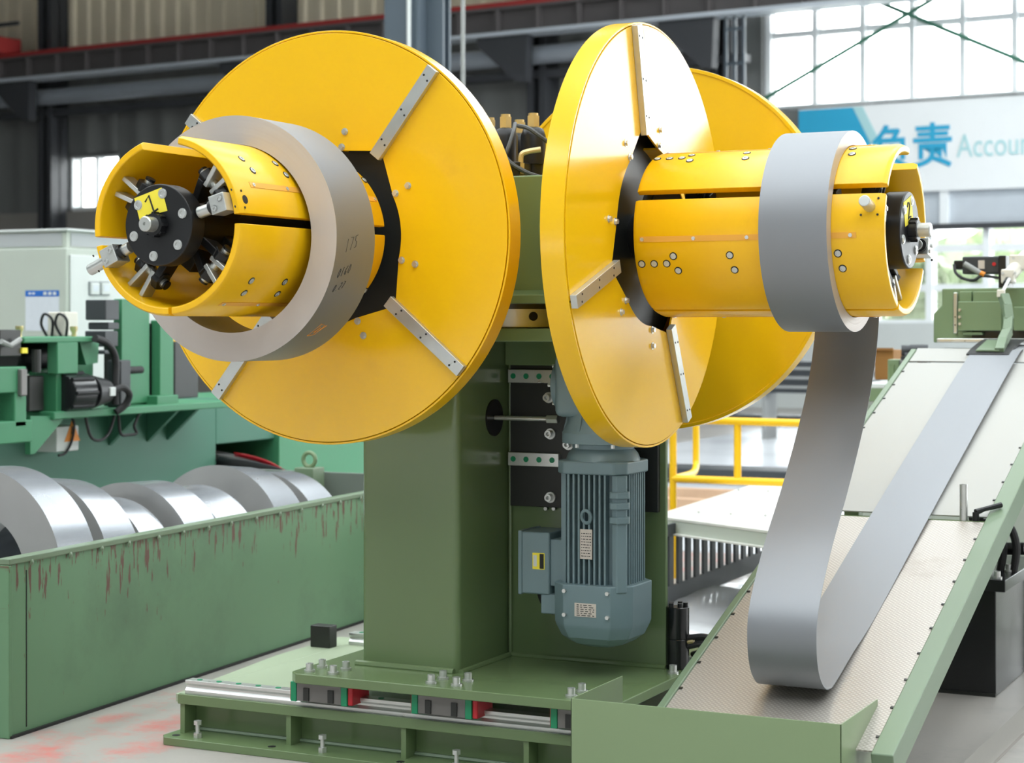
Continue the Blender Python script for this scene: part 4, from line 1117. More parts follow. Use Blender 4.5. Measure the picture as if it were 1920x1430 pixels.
MB().box(0.77-fx, 2.03-fy, 1.135, 1.7-fx, 2.4-fy, 1.158).build('table_sheet', M['whitesheet'], fd, bevel=0.003)
MB().box(1.50-fx, 2.45-fy, 0.0, 2.0-fx, 2.85-fy, 1.15).build('stand', M['green_feed'], fd, bevel=0.005)
# hold-down arm over the strip
ha = thing('hold_down_arm', 'bent sage green hold-down arm with foot plate pressing the strip', 'arm', (1.065, 2.0, 1.165))
hax, hay, haz = 1.065, 2.0, 1.165
def hp(px, py, y): 
    q = on(px, py, y=y); return Vector((q.x-hax, q.y-hay, q.z-haz))
b = MB(); ln = [hp(1874, 660, 1.93), hp(1880, 640, 2.03), hp(1889, 622, 2.08), hp(1891, 600, 2.12), hp(1888, 575, 2.14), hp(1882, 556, 2.16)]
for i in range(len(ln)-1): b.bar(ln[i], ln[i+1] + (ln[i+1]-ln[i])*0.12, 0.034, 0.034)
b.build('arm', M['green_light'], ha, bevel=0.003)
fp = [on(1846, 668, z=1.150), on(1884, 668, z=1.150), on(1898, 636, z=1.172), on(1862, 636, z=1.172)]
fp = [Vector((0.995, 1.925, 1.152)), Vector((1.080, 1.925, 1.152)), Vector((1.080, 2.12, 1.188)), Vector((0.995, 2.12, 1.188))]
vs = [Vector((q.x-hax, q.y-hay, q.z-haz)) for q in fp]
MB().add(vs + [v + Vector((0, 0, 0.006)) for v in vs], [(3,2,1,0),(4,5,6,7),(0,1,5,4),(1,2,6,5),(2,3,7,6),(3,0,4,7)]).build('foot_plate', M['green_light'], ha, bevel=0.001)
mt_ = []
for y, z in ((1.90, 1.137), (1.98, 1.156), (2.06, 1.17), (2.14, 1.182), (2.22, 1.19)): mt_.append((y, z))
b = MB(); vs = []; fs = []
for y, z in mt_:
    vs += [(0.965-hax, y-hay, z-haz), (1.12-hax, y-hay, z-haz), (1.12-hax, y-hay, z+0.006-haz), (0.965-hax, y-hay, z+0.006-haz)]
for k in range(len(mt_)-1):
    for i in range(4): fs.append((4*k+i, 4*k+(i+1) % 4, 4*k+4+(i+1) % 4, 4*k+4+i))
fs += [(3,2,1,0), (16,17,18,19)]
b.add(vs, fs).build('pressure_pad', M['rubber'], ha)
# servo motor and pneumatic cylinder above the feeder
sv = thing('servo_motor', 'dark grey servo motor with red dot lying on top of the green feeder', 'motor', (1.15, 2.5, 1.40))
def sb(px0, py0, px1, py1, y, depth, name, mat, bevel=0.003):
    a = on(px0, py0, y=y); c = on(px1, py1, y=y)
    return MB().box(min(a.x, c.x)-1.15, y-2.5, min(a.z, c.z)-1.40, max(a.x, c.x)-1.15, y+depth-2.5, max(a.z, c.z)-1.40).build(name, mat, sv, bevel=bevel)
sb(1804, 481, 1874, 513, 2.45, 0.13, 'motor_case', M['plastic_dark'], 0.006)
sb(1788, 488, 1812, 505, 2.47, 0.09, 'encoder', M['black'], 0.005)
sb(1872, 479, 1886, 540, 2.44, 0.15, 'mount_flange', M['black'])
sb(1834, 488, 1846, 504, 2.448, 0.003, 'rating_plate', M['plate'], 0)
q = on(1864, 495, y=2.449); MB().cyl((q.x-1.15, q.y-2.5, q.z-1.40), (q.x-1.15, q.y-2.503, q.z-1.40), 0.0075, n=16).build('red_dot', M['red'], sv)
def sp3(px, py, y): q = on(px, py, y=y); return Vector((q.x-1.15, q.y-2.5, q.z-1.40))
MB().tube(smooth_path([sp3(1789, 496, 2.44), sp3(1792, 511, 2.42), sp3(1806, 522, 2.41), sp3(1826, 525, 2.41), sp3(1842, 517, 2.42), sp3(1872, 521, 2.44)], 5), 0.006, 8).build('cable', M['rubber'], sv)
MB().cyl(sp3(1808, 494, 2.42), sp3(1838, 512, 2.42), 0.011, n=12).build('connector', M['cablegrey'], sv)
MB().cyl(sp3(1837, 511, 2.42), sp3(1846, 515, 2.42), 0.010, n=12).build('connector_ring', M['orange'], sv)
pc = thing('pneumatic_cylinder', 'cream pneumatic cylinder with steel rod beside the servo motor', 'cylinder', (1.2, 2.3, 1.40))
def pp3(px, py, y): q = on(px, py, y=y); return Vector((q.x-1.2, q.y-2.3, q.z-1.40))
b = MB(); b.cbox(pp3(1891, 518, 2.3), (0.05, 0.05, 0.055)); b.cbox(pp3(1912, 492, 2.38), (0.07, 0.07, 0.06)); b.cyl(pp3(1891, 518, 2.3), pp3(1925, 480, 2.45), 0.028, n=20)
b.build('cylinder_body', M['whitecast'], pc, bevel=0.006)
MB().cyl(pp3(1892, 523, 2.26), pp3(1880, 546, 2.17), 0.0065, n=12).build('piston_rod', M['steel'], pc)
MB().cyl(pp3(1890, 524, 2.27), pp3(1886, 532, 2.24), 0.012, n=14).build('rod_seal', M['black'], pc)
MB().cbox(pp3(1877, 550, 2.16), (0.028, 0.028, 0.03)).build('rod_eye', M['whitecast'], pc, bevel=0.004)
for px, py in ((1880, 512), (1903, 512), (1882, 528), (1901, 530), (1900, 484), (1925, 484)):
    MB().cyl(pp3(px, py, 2.29), pp3(px, py, 2.27), 0.006, n=6).build('tie_bolt', M['steel'], pc)

# hydraulic tank under the ramp
tk = thing('oil_tank', 'glossy black hydraulic oil tank standing under the ramp', 'tank', (1.06, 1.6, 0))
MB().box(-0.24, -0.30, 0.0, 0.135, 0.30, 0.36).build('tank_body', M['blackpaint'], tk, bevel=0.004)
MB().box(-0.27, -0.345, 0.36, 0.175, 0.345, 0.40).build('tank_lid', M['blackpaint'], tk, bevel=0.003)
MB().box(0.135, 0.30, 0.0, 0.16, 0.34, 0.36).build('tank_corner', M['blackpaint'], tk, bevel=0.002)
MB().box(-0.24, -0.305, 0.0, 0.135, -0.30, 0.012).build('tank_foot', M['darkpanel'], tk)
MB().cyl((0.03, -0.12, 0.40), (0.03, -0.12, 0.50), 0.035, n=20).build('pump', M['black'], tk)
MB().cyl((0.02, 0.0, 0.46), (0.19, -0.05, 0.475), 0.022, n=16).build('valve', M['black'], tk)
for dx in (0, 0.045):
    MB().tube(smooth_path([(0.11+dx, -0.1, 0.40), (0.12+dx, -0.1, 0.48), (0.10+dx, -0.1, 0.55), (0.05+dx, -0.08, 0.58), (0.0, -0.05, 0.57)], 6), 0.014, 10).build('hose', M['rubber'], tk)
for x, y in ((0.14, -0.30), (0.14, -0.1), (0.02, -0.30)): fast('lid_bolt', ME['socket'], tk, (x, y, 0.40))

# floor drain edge strip at lower right: light kerb
k0, k1 = on(1800, 1470, z=0.0), on(2020, 1255, z=0.0)
kb = MB().bar((k0.x, k0.y, 0.006), (k1.x, k1.y, 0.006), 0.075, 0.012).build('floor_strip', M['dado']); tag(kb, 'pale concrete kerb strip on the floor right of the ramp', 'kerb')

# white platform with slotted skirt
px0 = on(1420, 1012, z=0.40)
pf = thing('work_platform', 'low white-topped platform with a dark slotted skirt', 'platform', (-0.6, 2.6, 0))
def pw(x, y): return (x+0.6, y-2.6)
# top corners on z=0.42
ptop = [on(1225, 966, z=0.42), on(1560, 1010, z=0.42), on(1585, 905, z=0.42), on(1420, 905, z=0.42)]
pl = [pw(q.x, q.y) for q in ptop]
MB().prism(pl, 0.408, 0.420, 'z').build('platform_top', M['platform'], pf, bevel=0.002)
fr0, fr1 = ptop[0], ptop[1]
MB().bar((*pw(fr0.x, fr0.y+0.02), 0.380), (*pw(fr1.x, fr1.y+0.02), 0.380), 0.03, 0.056).build('front_channel', M['cabside'], pf, bevel=0.003)
MB().bar((*pw(fr0.x, fr0.y), 0.352), (*pw(fr1.x, fr1.y), 0.352), 0.045, 0.006).build('front_lip', M['platform'], pf)
sk = Vector((*pw(fr0.x+0.02, fr0.y+0.1), 0)); 
SKX = on(1247, 1108, z=0.12)
p0 = Vector((SKX.x, SKX.y, 0)); dirv = Vector((0.02, 1, 0)).normalized()
nsl = 16
for k in range(nsl+1):   # bars of the slotted skirt
    c = p0 + dirv*(0.10*k - 0.14)
    b = MB().bar((*pw(c.x, c.y), 0.12), (*pw(c.x, c.y), 0.36), 0.012, 0.048, up=dirv)
    b.build('skirt_bar', M['plastic_dark'], pf)
e0, e1 = p0 - dirv*0.2, p0 + dirv*(0.10*nsl+0.1)
MB().bar((*pw(e0.x, e0.y), 0.09), (*pw(e1.x, e1.y), 0.125), 0.014, 0.08).build('skirt_band', M['plastic_dark'], pf)
MB().bar((*pw(e0.x, e0.y), 0.375), (*pw(e1.x, e1.y), 0.375), 0.014, 0.05).build('skirt_band', M['plastic_dark'], pf)
for px, py in ((1310, 962), (1370, 965), (1435, 968), (1385, 920), (1440, 922)):
    q = on(px, py, z=0.42); fast('rivet', ME['hexs'], pf, (*pw(q.x, q.y), 0.42))

# yellow tube railing
rl = thing('yellow_railing', 'yellow tube safety railing on the floor behind the ramp', 'railing', (-0.3, 3.4, 0))
def rr(px, py, dp): q = at(px, py, dp); return Vector((q.x+0.3, q.y-3.4, q.z))
A_, B_ = rr(1262, 786, 9.2), rr(1565, 795, 8.7)
MB().cyl(A_, B_, 0.019, n=14).build('top_rail', M['railing'], rl)
A2, B2 = rr(1262, 897, 9.2), rr(1565, 908, 8.7)
MB().cyl(A2, B2, 0.019, n=14).build('middle_rail', M['railing'], rl)
for px, dp, bot in ((1262, 9.2, True), (1383, 9.0, False)):
    top = rr(px, 788, dp); bt = rr(px, 900, dp)
    if bot: bt.z = 0.0
    MB().cyl(top, bt, 0.018, n=14).build('post', M['railing'], rl)
pc_ = rr(1305, 790, 9.9)
MB().tube(smooth_path([pc_, rr(1305, 860, 9.9), rr(1304, 878, 9.85), rr(1296, 888, 9.7), rr(1262, 897, 9.2)], 5), 0.018, 12).build('bent_post', M['railing'], rl)

# crumpled plastic wrap and pallet timbers on the floor behind
wr = MB(); nx, ny = 26, 12
c0 = on(1240, 1170, z=0.0)
vs = []; rnd = random.Random(4)
for j in range(ny+1):
    for i in range(nx+1):
        u, v = i/nx, j/ny
        h = 0.16*math.sin(PI*u)*math.sin(PI*v) * (0.6 + 0.4*math.sin(7*u+3*v)) + rnd.uniform(-0.012, 0.012)*math.sin(PI*u)*math.sin(PI*v)
        vs.append((c0.x - 0.25 + 1.05*u, c0.y - 0.15 + 1.7*v - 0.1*u, 0.004 + max(0, h)))
fs = [(j*(nx+1)+i, j*(nx+1)+i+1, (j+1)*(nx+1)+i+1, (j+1)*(nx+1)+i) for j in range(ny) for i in range(nx)]
wo = wr.add(vs, fs).build('plastic_wrap', M['wrap'], None, ang=60)
sd = wo.modifiers.new('thick', 'SOLIDIFY'); sd.thickness = 0.002
tag(wo, 'crumpled shiny plastic wrap lying on the floor below the platform', 'plastic wrap')
for k, (px, py, dp, w_, lab) in enumerate(((1330, 912, 13.0, 1.5, 'long pale pallet timber behind the yellow railing'), (1290, 942, 12.3, 0.45, 'short pale pallet timber at the foot of the yellow railing'))):
    q = at(px, py, dp)
    t = MB().box(-w_/2, -0.05, 0, w_/2, 0.05, 0.10).build('pallet_timber', M['wood'], None, bevel=0.004)
    t.location = (q.x, q.y, max(0.0, q.z-0.05)); t.rotation_euler = (0, 0, 0)
    t.location.z = 0.0; tag(t, lab, 'timber', 'timbers on the floor')

# things standing further back on the right
tbl = thing('machine_bench', 'low white-topped bench with sage green edge left of the ramp head', 'bench', (0.2, 3.6, 0))
q0 = on(1625, 727, y=3.4); q1 = on(1760, 727, y=3.4)
MB().box(q0.x-0.05-0.2, -0.2, 0.88, q1.x+0.5-0.2, 0.9, q0.z-0.03).build('bench_body', M['white'], tbl)
MB().box(q0.x-0.05-0.2, -0.22, q0.z-0.06, q1.x+0.5-0.2, 0.92, q0.z).build('bench_edge', M['green_feed'], tbl, bevel=0.003)
MB().box(q0.x-0.05-0.2, -0.22, q0.z, q1.x+0.5-0.2, 0.92, q0.z+0.02).build('bench_top', M['white'], tbl, bevel=0.003)
MB().box(q0.x-0.05-0.2, -0.18, 0.0, q1.x+0.5-0.2, 0.88, 0.88).build('bench_plinth', M['cabside'], tbl)
bt = q0.z + 0.02
def on_bench(px0, py0, px1, py1, y, dpth, name, label, cat, mat, extra=None):
    a = on(px0, py1, y=y); c = on(px1, py0, y=y)
    t = thing(name, label, cat, ((a.x+c.x)/2, y, bt))
    w_ = (c.x-a.x)/2
    MB().box(-w_, 0, 0, w_, dpth, max(0.03, c.z-bt)).build('body', mat, t, bevel=0.004)
    if extra: extra(t, w_, max(0.03, c.z-bt), dpth)
    return t
on_bench(1688, 676, 1716, 706, 3.45, 0.10, 'bearing_block', 'brown bearing block with round bore on the bench left of the ramp head', 'bearing', M['greycarriage'],
         lambda t, w_, h, d: (MB().cyl((0, -0.004, h*0.5), (0, 0.002, h*0.5), w_*0.62, n=24).build('bearing_ring', M['darkpanel'], t), MB().cyl((0, -0.008, h*0.5), (0, 0.0, h*0.5), w_*0.4, n=24).build('bearing_bore', M['ground'], t)))
on_bench(1664, 674, 1686, 708, 3.5, 0.12, 'guide_block', 'small sage green guide block on the bench beside the bearing block', 'block', M['green_feed'],
         lambda t, w_, h, d: MB().box(-w_*0.6, -0.006, h*0.2, w_*0.2, 0, h*0.8).build('front_plate', M['green'], t))
on_bench(1640, 656, 1675, 680, 4.0, 0.2, 'carton', 'small open brown carton behind the guide block', 'carton', M['cardboard'],
         lambda t, w_, h, d: MB().box(-w_*1.05, -0.02, h, w_*1.05, 0.0, h+0.01).build('flap', M['cardboard'], t))
ah = thing('air_valve_group', 'dark grey air valves in front of the carton by the ramp head', 'valve', (*on(1715, 668, y=3.5).xy, bt))
q = on(1715, 668, y=3.5); 
for k, (px, py, r_) in enumerate(((1706, 657, 0.026), (1722, 656, 0.026), (1735, 664, 0.024), (1712, 668, 0.028))):
    s_ = on(px, py, y=3.5); 
    MB().cyl((s_.x-q.x-0.04, 0, s_.z-bt), (s_.x-q.x+0.04, 0.02, s_.z-bt), r_, n=14).build('valve_body', M['plastic_dark'], ah)
MB().box(-0.06, -0.02, 0.0, 0.06, 0.06, max(0.05, q.z-bt)).build('valve_bracket', M['plastic_dark'], ah)
# dark stacks far behind the right disc
for k, (px, py, dp, w_, h_, z0_, lab) in enumerate(((1530, 735, 20.0, 1.3, 0.34, 0.50, 'dark slatted machine on thin legs far behind the rear yellow disc'), (1440, 778, 23.0, 1.1, 0.09, 0.03, 'flat dark steel skid on the floor behind the rear yellow disc'),
                                               (1375, 885, 14.6, 2.2, 0.09, 0.03, 'long dark steel bar on the floor behind the yellow railing'))):
    q = at(px, py, dp)
    t = thing('steel_skid', lab, 'skid', (q.x, q.y, 0.004))
    MB().box(-w_/2, -0.2, z0_, w_/2, 0.2, z0_+h_).build('skid_body', M['plastic_dark'], t, bevel=0.01)
    for s in (-1, 1): MB().box(s*w_*0.4-0.02, -0.2, 0, s*w_*0.4+0.02, 0.2, z0_).build('skid_foot', M['cablegrey'], t)
    if h_ > 0.2:
        for j in range(3): MB().box(-w_/2-0.01, -0.22, z0_+0.05+0.10*j, w_/2+0.01, 0.2, z0_+0.08+0.10*j).build('slat', M['cablegrey'], t)

# ============================================================ left background: jade green press line
XP = -3.0
def Q(px, py, x=XP): return on(px, py, x=x)
pr = thing('press_line', 'jade green press line with side ledge behind the coil bin', 'press', (XP, 2.0, 0))
def R_(p): return Vector((p.x-XP, p.y-2.0, p.z))
def pbox(px0, py0, px1, py1, x, dx, name, mat, bevel=0.006, par=None):
    """rectangle seen on the plane x, dx deep away from the hall aisle"""
    a, c = Q(px0, py0, x), Q(px1, py1, x)
    return MB().box(x-dx-XP, min(a.y, c.y)-2.0, min(a.z, c.z), x-XP, max(a.y, c.y)-2.0, max(a.z, c.z)).build(name, mat, par or pr, bevel=bevel)
def pz(b, name, mat, bevel=0.006): return b.build(name, mat, pr, bevel=bevel)
zl = Q(300, 759, XP+0.02).z
yL, yR = Q(95, 780).y, Q(432, 760).y
# bed with a scrap opening
yo0, yo1 = Q(405, 850, XP-0.25).y, Q(515, 850, XP-0.25).y
zo0, zo1 = 0.0, Q(405, 833, XP-0.25).z
yEnd = Q(690, 850).y + 1.2
pz(MB().box(-1.2, yL-1.4-2.0, 0, -0.25, yo0-2.0, zl-0.03), 'bed', M['press_dark'])
pz(MB().box(-1.2, yo0-2.0, zo1, -0.25, yo1-2.0, zl-0.03), 'bed_bridge', M['press_dark'])
pz(MB().box(-1.2, yo1-2.0, 0, -0.22, yEnd-2.0, zl-0.03), 'bed_end', M['press'])
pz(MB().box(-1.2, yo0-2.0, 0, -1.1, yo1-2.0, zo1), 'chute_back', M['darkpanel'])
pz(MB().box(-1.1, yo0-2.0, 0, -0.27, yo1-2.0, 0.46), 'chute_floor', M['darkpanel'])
# ledge with gussets
pz(MB().box(-0.4, yL-2.0, zl-0.035, 0.02, yR-2.0, zl), 'ledge', M['press'])
for px in (285, 355, 392):
    y = Q(px, 790).y - 2.0
    MB().prism([(-0.25, zl-0.035), (-0.06, zl-0.035), (-0.25, zl-0.20)], y-0.012, y+0.012, 'y').build('gusset', M['press_dark'], pr)
y = Q(112, 790).y - 2.0
g1 = [R_(Q(57, 780)), R_(Q(124, 780)), R_(Q(66, 850)), R_(Q(57, 852))]
MB().prism([(q.y, q.z) for q in g1], -0.03, 0.0, 'x').build('gusset', M['press'], pr)
# left arm with a window
arm = [(-30, 690), (40, 688), (52, 700), (52, 800), (60, 815), (0, 830), (-60, 830)]
b = MB()
def ring(outer, inner, x0, x1):
    pass
pbox(-60, 690, 50, 735, XP+0.05, 0.10, 'arm_head', M['press'])
pbox(28, 735, 50, 800, XP+0.05, 0.10, 'arm_post', M['press'])
pbox(-60, 795, 62, 828, XP+0.05, 0.10, 'arm_foot', M['press'])
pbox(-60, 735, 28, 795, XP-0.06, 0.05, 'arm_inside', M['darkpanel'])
pbox(40, 692, 52, 742, XP+0.07, 0.05, 'arm_guide', M['greycarriage'])
# roller and dies
MB().cyl(R_(Q(10, 672, XP-0.2)), R_(Q(108, 668, XP-0.2)), 0.075, n=24).build('roller', M['black'], pr)
pbox(55, 705, 83, 770, XP-0.05, 0.1, 'die_block', M['darkpanel'])
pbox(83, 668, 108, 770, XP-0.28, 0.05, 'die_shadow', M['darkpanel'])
# cross plate on two posts
pbox(45, 632, 186, 641, XP+0.02, 0.35, 'cross_plate', M['press'])
pbox(108, 641, 147, 700, XP+0.02, 0.06, 'front_post', M['press'])
w4 = [R_(Q(156, 641)), R_(Q(192, 641)), R_(Q(190, 680)), R_(Q(168, 684))]
MB().prism([(q.y, q.z) for q in w4], -0.08, -0.02, 'x').build('web_plate', M['press'], pr)
for px in (70, 171):
    q = R_(Q(px, 632)); MB().lathe([(0, 0.012), (0.02, 0.010), (0.035, 0.018), (0.05, 0.018), (0.05, 0.0001)], 12, ax='z').build('spring_bolt', M['brass'], pr).location = (q.x-0.1, q.y, q.z)
q = R_(Q(68, 655)); MB().cyl(q, q + Vector((0, 0, -0.1)), 0.02, n=10).build('stud', M['darkpanel'], pr)
pbox(0, 618, 40, 668, XP+0.02, 0.2, 'valve_bank', M['darkpanel'])
MB().tube([R_(Q(2, 640, XP+0.05)), R_(Q(20, 648, XP+0.05)), R_(Q(38, 636, XP+0.05))], 0.012, 8).build('pipe', M['cablegrey'], pr)
pbox(42, 652, 52, 662, XP+0.03, 0.02, 'yellow_tag', M['sticker'], 0)
# servo bracket
br = [R_(Q(106, 696)), R_(Q(190, 678)), R_(Q(214, 678)), R_(Q(214, 770)), R_(Q(112, 774)), R_(Q(106, 755))]
MB().prism([(q.y, q.z) for q in br], -0.16, -0.12, 'x').build('servo_bracket', M['press'], pr, bevel=0.005)
br2 = [R_(Q(106, 700)), R_(Q(122, 698)), R_(Q(122, 755)), R_(Q(132, 772)), R_(Q(106, 774))]
MB().prism([(q.y, q.z) for q in br2], -0.1, 0.0, 'x').build('bracket_cheek', M['press'], pr, bevel=0.005)
# tall posts, chain
pbox(228, 560, 281, 755, XP-0.08, 0.05, 'tall_post', M['press'])
pbox(300, 600, 326, 755, XP-0.05, 0.06, 'tall_post', M['press'])
pbox(295, 742, 335, 758, XP-0.02, 0.3, 'post_foot', M['press'])
ck = MB(); a, c = Q(287, 610, XP-0.1), Q(287, 748, XP-0.1)
n = 22
for k in range(n):
    z = a.z + (c.z-a.z)*k/n
    ck.box(-0.14, a.y-2.0-0.018, z-0.016, -0.10, a.y-2.0+0.018, z+0.010)
ck.build('energy_chain', M['rubber'], pr)
pbox(310, 600, 334, 668, XP-0.5, 0.05, 'yellow_cover', M['railing'])
pbox(328, 640, 372, 745, XP-0.45, 0.05, 'dark_frame', M['darkpanel'])
# servo motor, boxes, conduit (parts of the line with their own look)
sm = thing('press_servo', 'black round servo motor with white plug on the jade green press ledge', 'motor', (XP+0.0, Q(150, 735).y, Q(150, 735).z))
MB().cyl((0, -0.13, 0.0), (0, 0.04, 0.0), 0.085, n=28).build('motor_case', M['blackpaint'], sm, bevel=0.006)
for k in range(8):
    a = 2*PI*k/8; MB().cyl((0.086*math.cos(a), -0.13, 0.086*math.sin(a)), (0.086*math.cos(a), 0.02, 0.086*math.sin(a)), 0.010, n=8).build('motor_rib', M['black'], sm)
MB().cyl((0.02, 0.04, 0), (0.03, 0.15, 0.0), 0.078, 0.055, n=28).build('motor_cap', M['black'], sm, bevel=0.005)
MB().box(0.06, 0.10, -0.02, 0.095, 0.14, 0.02).build('white_plug', M['white'], sm, bevel=0.003)
MB().tube(smooth_path([(0.06, 0.14, 0.0), (0.07, 0.22, 0.015), (0.07, 0.27, -0.02), (0.05, 0.26, -0.07), (0.03, 0.22, -0.10)], 5), 0.016, 10).build('motor_cable', M['rubber'], sm)
cj = thing('junction_box', 'black junction box with side plug and curved conduit on the press ledge', 'junction box', (XP+0.02, Q(235, 750).y, zl))
q0 = Q(226, 675, XP+0.02); q1 = Q(246, 675, XP+0.02); yb = Q(235, 750).y
MB().box(-0.08, q0.y-yb, 0.0, 0.0, q1.y-yb, q0.z-zl).build('box_body', M['plastic_dark'], cj, bevel=0.008)
MB().cyl((-0.04, q1.y-yb, q0.z-zl-0.05), (-0.04, q1.y-yb+0.13, q0.z-zl-0.05), 0.018, n=12).build('side_plug', M['rubber'], cj)
def cjp(px, py): q = Q(px, py, XP+0.04); return Vector((q.x-XP-0.02, q.y-yb, q.z-zl))
MB().tube(smooth_path([cjp(178, 634), cjp(195, 640), cjp(210, 655), cjp(217, 680), cjp(216, 720), cjp(216, 758)], 6), 0.018, 12).build('conduit', M['rubber'], cj)
vb = thing('valve_stack', 'stack of dark solenoid valves on the jade green post', 'valve', (XP-0.05, Q(210, 610).y, 0))
for py0, py1, px0, px1 in ((562, 600, 198, 224), (604, 618, 203, 224), (620, 650, 197, 222), (656, 664, 196, 214)):
    a, c = Q(px0, py1, XP-0.05), Q(px1, py0, XP-0.05); yb2 = Q(210, 610).y
    MB().box(-0.12, a.y-yb2, a.z, 0, c.y-yb2, c.z).build('valve_body', M['plastic_dark'], vb, bevel=0.006)
a = Q(222, 664, XP-0.10); MB().box(-0.12, a.y-yb2-0.02, zl, -0.08, a.y-yb2+0.02, a.z+0.1).build('valve_rail', M['darkpanel'], vb)
# warning box under the ledge
wbx = thing('warning_box', 'white electrical box with orange warning triangle under the press ledge', 'electrical box', (XP-0.25+0.14, Q(123, 850).y, Q(123, 850).z))
a, c = Q(106, 848, XP-0.11), Q(148, 797, XP-0.11)
wbx.location = (XP-0.25, (a.y+c.y)/2, a.z)
hw, hh = (c.y-a.y)/2, c.z-a.z
MB().box(0.0, -hw, 0, 0.14, hw, hh).build('box_body', M['white'], wbx, bevel=0.006)
MB().prism([(-0.055+0.03, 0.045), (0.055+0.03, 0.045), (0.0+0.03, 0.145)], 0.1405, 0.142, 'x').build('warning_triangle', M['orange'], wbx)
MB().prism([(0.028, 0.065), (0.036, 0.065), (0.030, 0.085), (0.038, 0.085), (0.028, 0.115), (0.022, 0.115), (0.028, 0.09), (0.022, 0.09)], 0.142, 0.1428, 'x').build('warning_bolt', M['ink'], wbx)
MB().tube(smooth_path([(0.13, 0.0, hh+0.06), (0.15, 0.03, hh+0.02), (0.15, 0.02, hh-0.06), (0.145, -0.02, hh-0.12), (0.145, -hw*0.9, hh-0.13)], 5), 0.006, 8).build('cable', M['rubber'], wbx)
# loose cables under the ledge
for pts, lab in ((((222, 776), (226, 812), (240, 815), (256, 812), (252, 798), (262, 772)), 'loose black cable hanging in a square loop under the press ledge'),
                 (((160, 780), (170, 818), (188, 825), (205, 810), (216, 774)), 'loose black cable sagging in a round loop under the press ledge')):
    lo = MB().tube(smooth_path([Q(px, py, XP-0.02) for px, py in pts], 5), 0.007, 8).build('loose_cable', M['rubber']); tag(lo, lab, 'cable', 'loose cables under the ledge')
# scrap offcuts in the chute
rnd = random.Random(11)
for k in range(7):
    q = at(428 + 13*k, 846 + 4*k - (8 if k == 5 else 0), 10.15 - 0.04*k)
    z = 0.25 + 0.03*k
    red = (k == 5)
    b = MB(); nsx = 6; L_ = 0.55 if not red else 0.32
    vs = []
    for i in range(nsx+1):
        t = i/nsx
        for s in (0, 1): vs.append((-L_/2 + L_*t, s*0.11, 0.05*math.sin(2.2*t) - 0.10*t))
    fs = [(2*i, 2*i+2, 2*i+3, 2*i+1) for i in range(nsx)]
    o = b.add(vs, fs).build('scrap_strip', M['red'] if red else M['cablegrey' if k in (2, 4) else 'plastic_dark'], None)
    md = o.modifiers.new('thick', 'SOLIDIFY'); md.thickness = 0.004
    o.location = (q.x, q.y, q.z); o.rotation_euler = (rad(-25 + rnd.uniform(-8, 8)), rad(10), rad(rnd.uniform(10, 45)))
    labs = ['dark scrap strip at the left of the press chute', 'dark scrap strip under the others in the press chute', 'grey curled scrap strip in the middle of the press chute',
            'dark scrap strip lying across the press chute', 'pale grey scrap strip near the red one in the press chute', 'red scrap strip in the press chute', 'dark scrap strip at the right lip of the press chute']
    tag(o, labs[k], 'scrap', 'scrap strips in the chute')
# chute skip wall and bracket by the bin end
sc = thing('scrap_skip', 'grey sheet-metal scrap skip behind the far end of the coil bin', 'skip', (-2.0, 2.6, 0))
q0, q1 = on(598, 905, y=2.3), on(690, 870, y=2.6)
MB().box(-0.55, -0.3, 0, 1.2, -0.27, q0.z+0.05).build('skip_wall', M['tray_in'], sc)
MB().box(-0.60, -0.25, 0, 1.2, 0.5, 0.30).build('skip_body', M['tray_in'], sc)
eb = thing('lifting_eye', 'grey-green lifting eye ring standing on a pale bracket near the bin end', 'lifting eye', (*on(580, 880, y=2.2).xy, 0))
ez = on(580, 880, y=2.2).z
MB().tube([(0.032*math.cos(t), 0, ez+0.045+0.032*math.sin(t)) for t in [2*PI*k/20 for k in range(21)]], 0.010, 8).build('eye_ring', M['green_feed'], eb)
MB().box(-0.05, -0.05, 0.0, 0.05, 0.05, ez+0.01).build('eye_post', M['green_light'], eb, bevel=0.004)
MB().box(-0.16, -0.20, ez-0.08, 0.06, -0.10, ez-0.02).build('eye_bracket', M['green_light'], eb, bevel=0.004)

# cabinets
cbn = thing('control_cabinet', 'tall white control cabinet with blue label sheet and vented top', 'cabinet', (-4.70, 3.68, 0))
MB().box(-0.62, 0.0, 0.0, 0.0, 1.3, 1.70).build('cabinet_body', M['cabside'], cbn, bevel=0.01)
MB().box(-0.57, 0.04, 1.70, -0.03, 1.26, 1.80).build('vent_top', M['cabside'], cbn, bevel=0.006)
MB().box(-0.60, 0.02, 1.80, -0.005, 1.28, 1.815).build('cap', M['white'], cbn, bevel=0.005)
MB().box(0.0, 0.03, 0.08, 0.012, 1.27, 1.66).build('door', M['white'], cbn, bevel=0.006)
MB().box(-0.54, 0.036, 1.712, -0.06, 0.041, 1.79).build('vent_grille', M['roofdeck'], cbn)
MB().box(-0.031, 0.08, 1.712, -0.026, 1.22, 1.79).build('vent_grille', M['roofdeck'], cbn)
def cab_front(px0, py0, px1, py1, name, mat, t=0.004, par=None):
    a, c = on(px0, py1, y=3.68), on(px1, py0, y=3.68)
    return MB().box(a.x+4.70, -t, a.z, c.x+4.70, 0, c.z).build(name, mat, cbn)
cab_front(48, 545, 111, 620, 'notice_sheet', M['paper'], 0.002)
cab_front(48, 544, 111, 556, 'notice_header', M['blue'], 0.003)
for px in (82, 91, 100): cab_front(px, 547, px+6, 553, 'header_mark', M['white'], 0.0035)
for px in (54, 61): cab_front(px, 548, px+5, 552, 'header_mark', M['paper'], 0.0035)
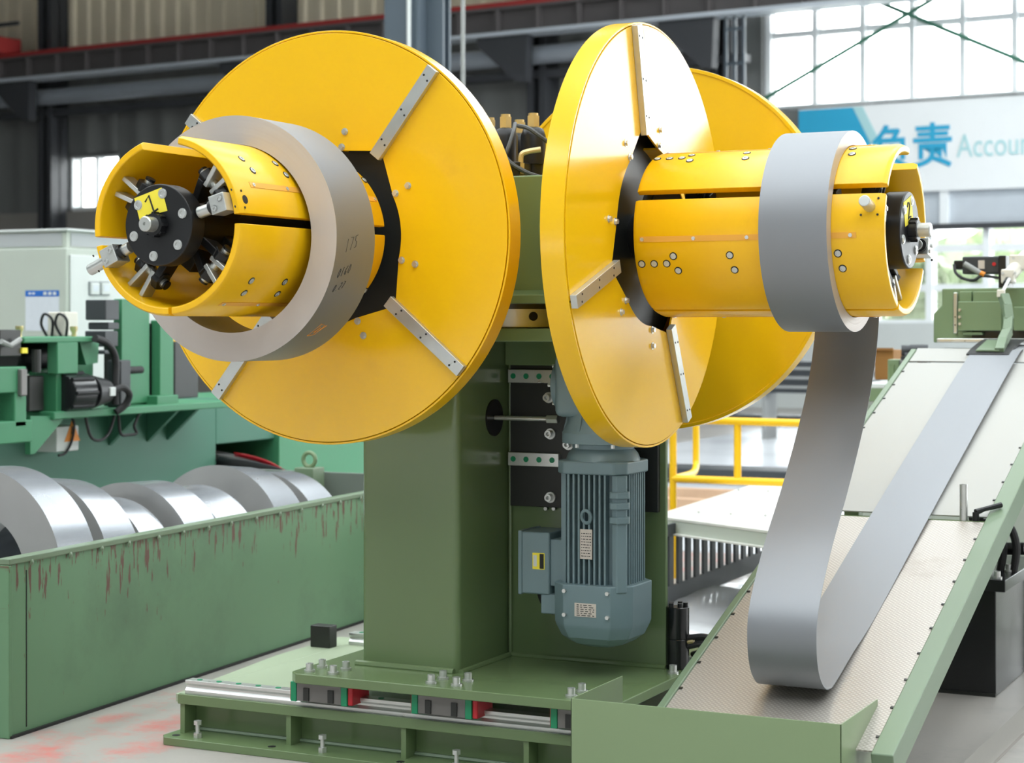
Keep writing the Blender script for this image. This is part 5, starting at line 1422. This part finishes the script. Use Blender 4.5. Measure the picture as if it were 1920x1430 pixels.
for px in (168, 188):
    a, c = on(px, 552, x=-4.685), on(px+16, 530, x=-4.685)
    m_ = MB().box(0.012, a.y-3.68, a.z, 0.03, c.y-3.68, c.z).build('meter', M['white'], cbn, bevel=0.004)
    MB().box(0.029, a.y-3.68+0.015, a.z+0.02, 0.032, c.y-3.68-0.015, c.z-0.015).build('meter_dial', M['paper'], cbn)
    MB().box(0.012, a.y-3.68-0.006, a.z-0.006, 0.016, c.y-3.68+0.006, c.z+0.006).build('meter_bezel', M['bluesteel'], cbn)
q = on(175, 578, x=-4.685); MB().cyl((0.012, q.y-3.68, q.z), (0.035, q.y-3.68, q.z), 0.012, n=14).build('key_switch', M['darkpanel'], cbn)
q = on(191, 578, x=-4.685); MB().cyl((0.012, q.y-3.68, q.z), (0.03, q.y-3.68, q.z), 0.010, n=14).build('push_button', M['greenplastic'], cbn)
w2 = thing('white_cabinet', 'plain white cabinet left of the control cabinet', 'cabinet', (*at(-30, 604, 13).xy, 0))
MB().box(-0.5, 0, 0, 0.22, 0.8, 1.56).build('cabinet_body', M['white'], w2, bevel=0.01)
MB().box(0.22, 0.05, 0.1, 0.232, 0.75, 1.5).build('door', M['white'], w2, bevel=0.006)
q = at(20, 440, 15)
tb_ = MB().box(-3.0, -0.1, 0, 0.28, 0.15, 0.16).build('teal_beam', M['press_dark'], None, bevel=0.01); tb_.location = (q.x, q.y, q.z-0.16)
tag(tb_, 'pale teal machine beam left of the white control cabinet', 'beam')
tp = MB().box(-2.8, -0.05, -q.z+0.16, -2.5, 0.1, 0).build('beam_post', M['press_dark'], tb_)
jb = thing('pump_unit', 'small beige pump with looping hoses in front of the control cabinet', 'pump', (*at(118, 625, 9.3).xy, 0))
z_ = at(118, 630, 9.3).z
MB().box(-0.09, -0.06, 0, 0.09, 0.06, z_-0.005).build('stand', M['press'], jb)
MB().box(-0.055, -0.05, z_, 0.055, 0.05, z_+0.12).build('pump_body', M['whitecast'], jb, bevel=0.006)
for s in (-0.05, 0.04): MB().tube(smooth_path([(s, -0.06, z_), (s-0.02, -0.08, z_+0.06), (s, -0.08, z_+0.11), (s+0.05, -0.08, z_+0.08), (s+0.03, -0.06, z_)], 5), 0.007, 8).build('hose', M['rubber'], jb)
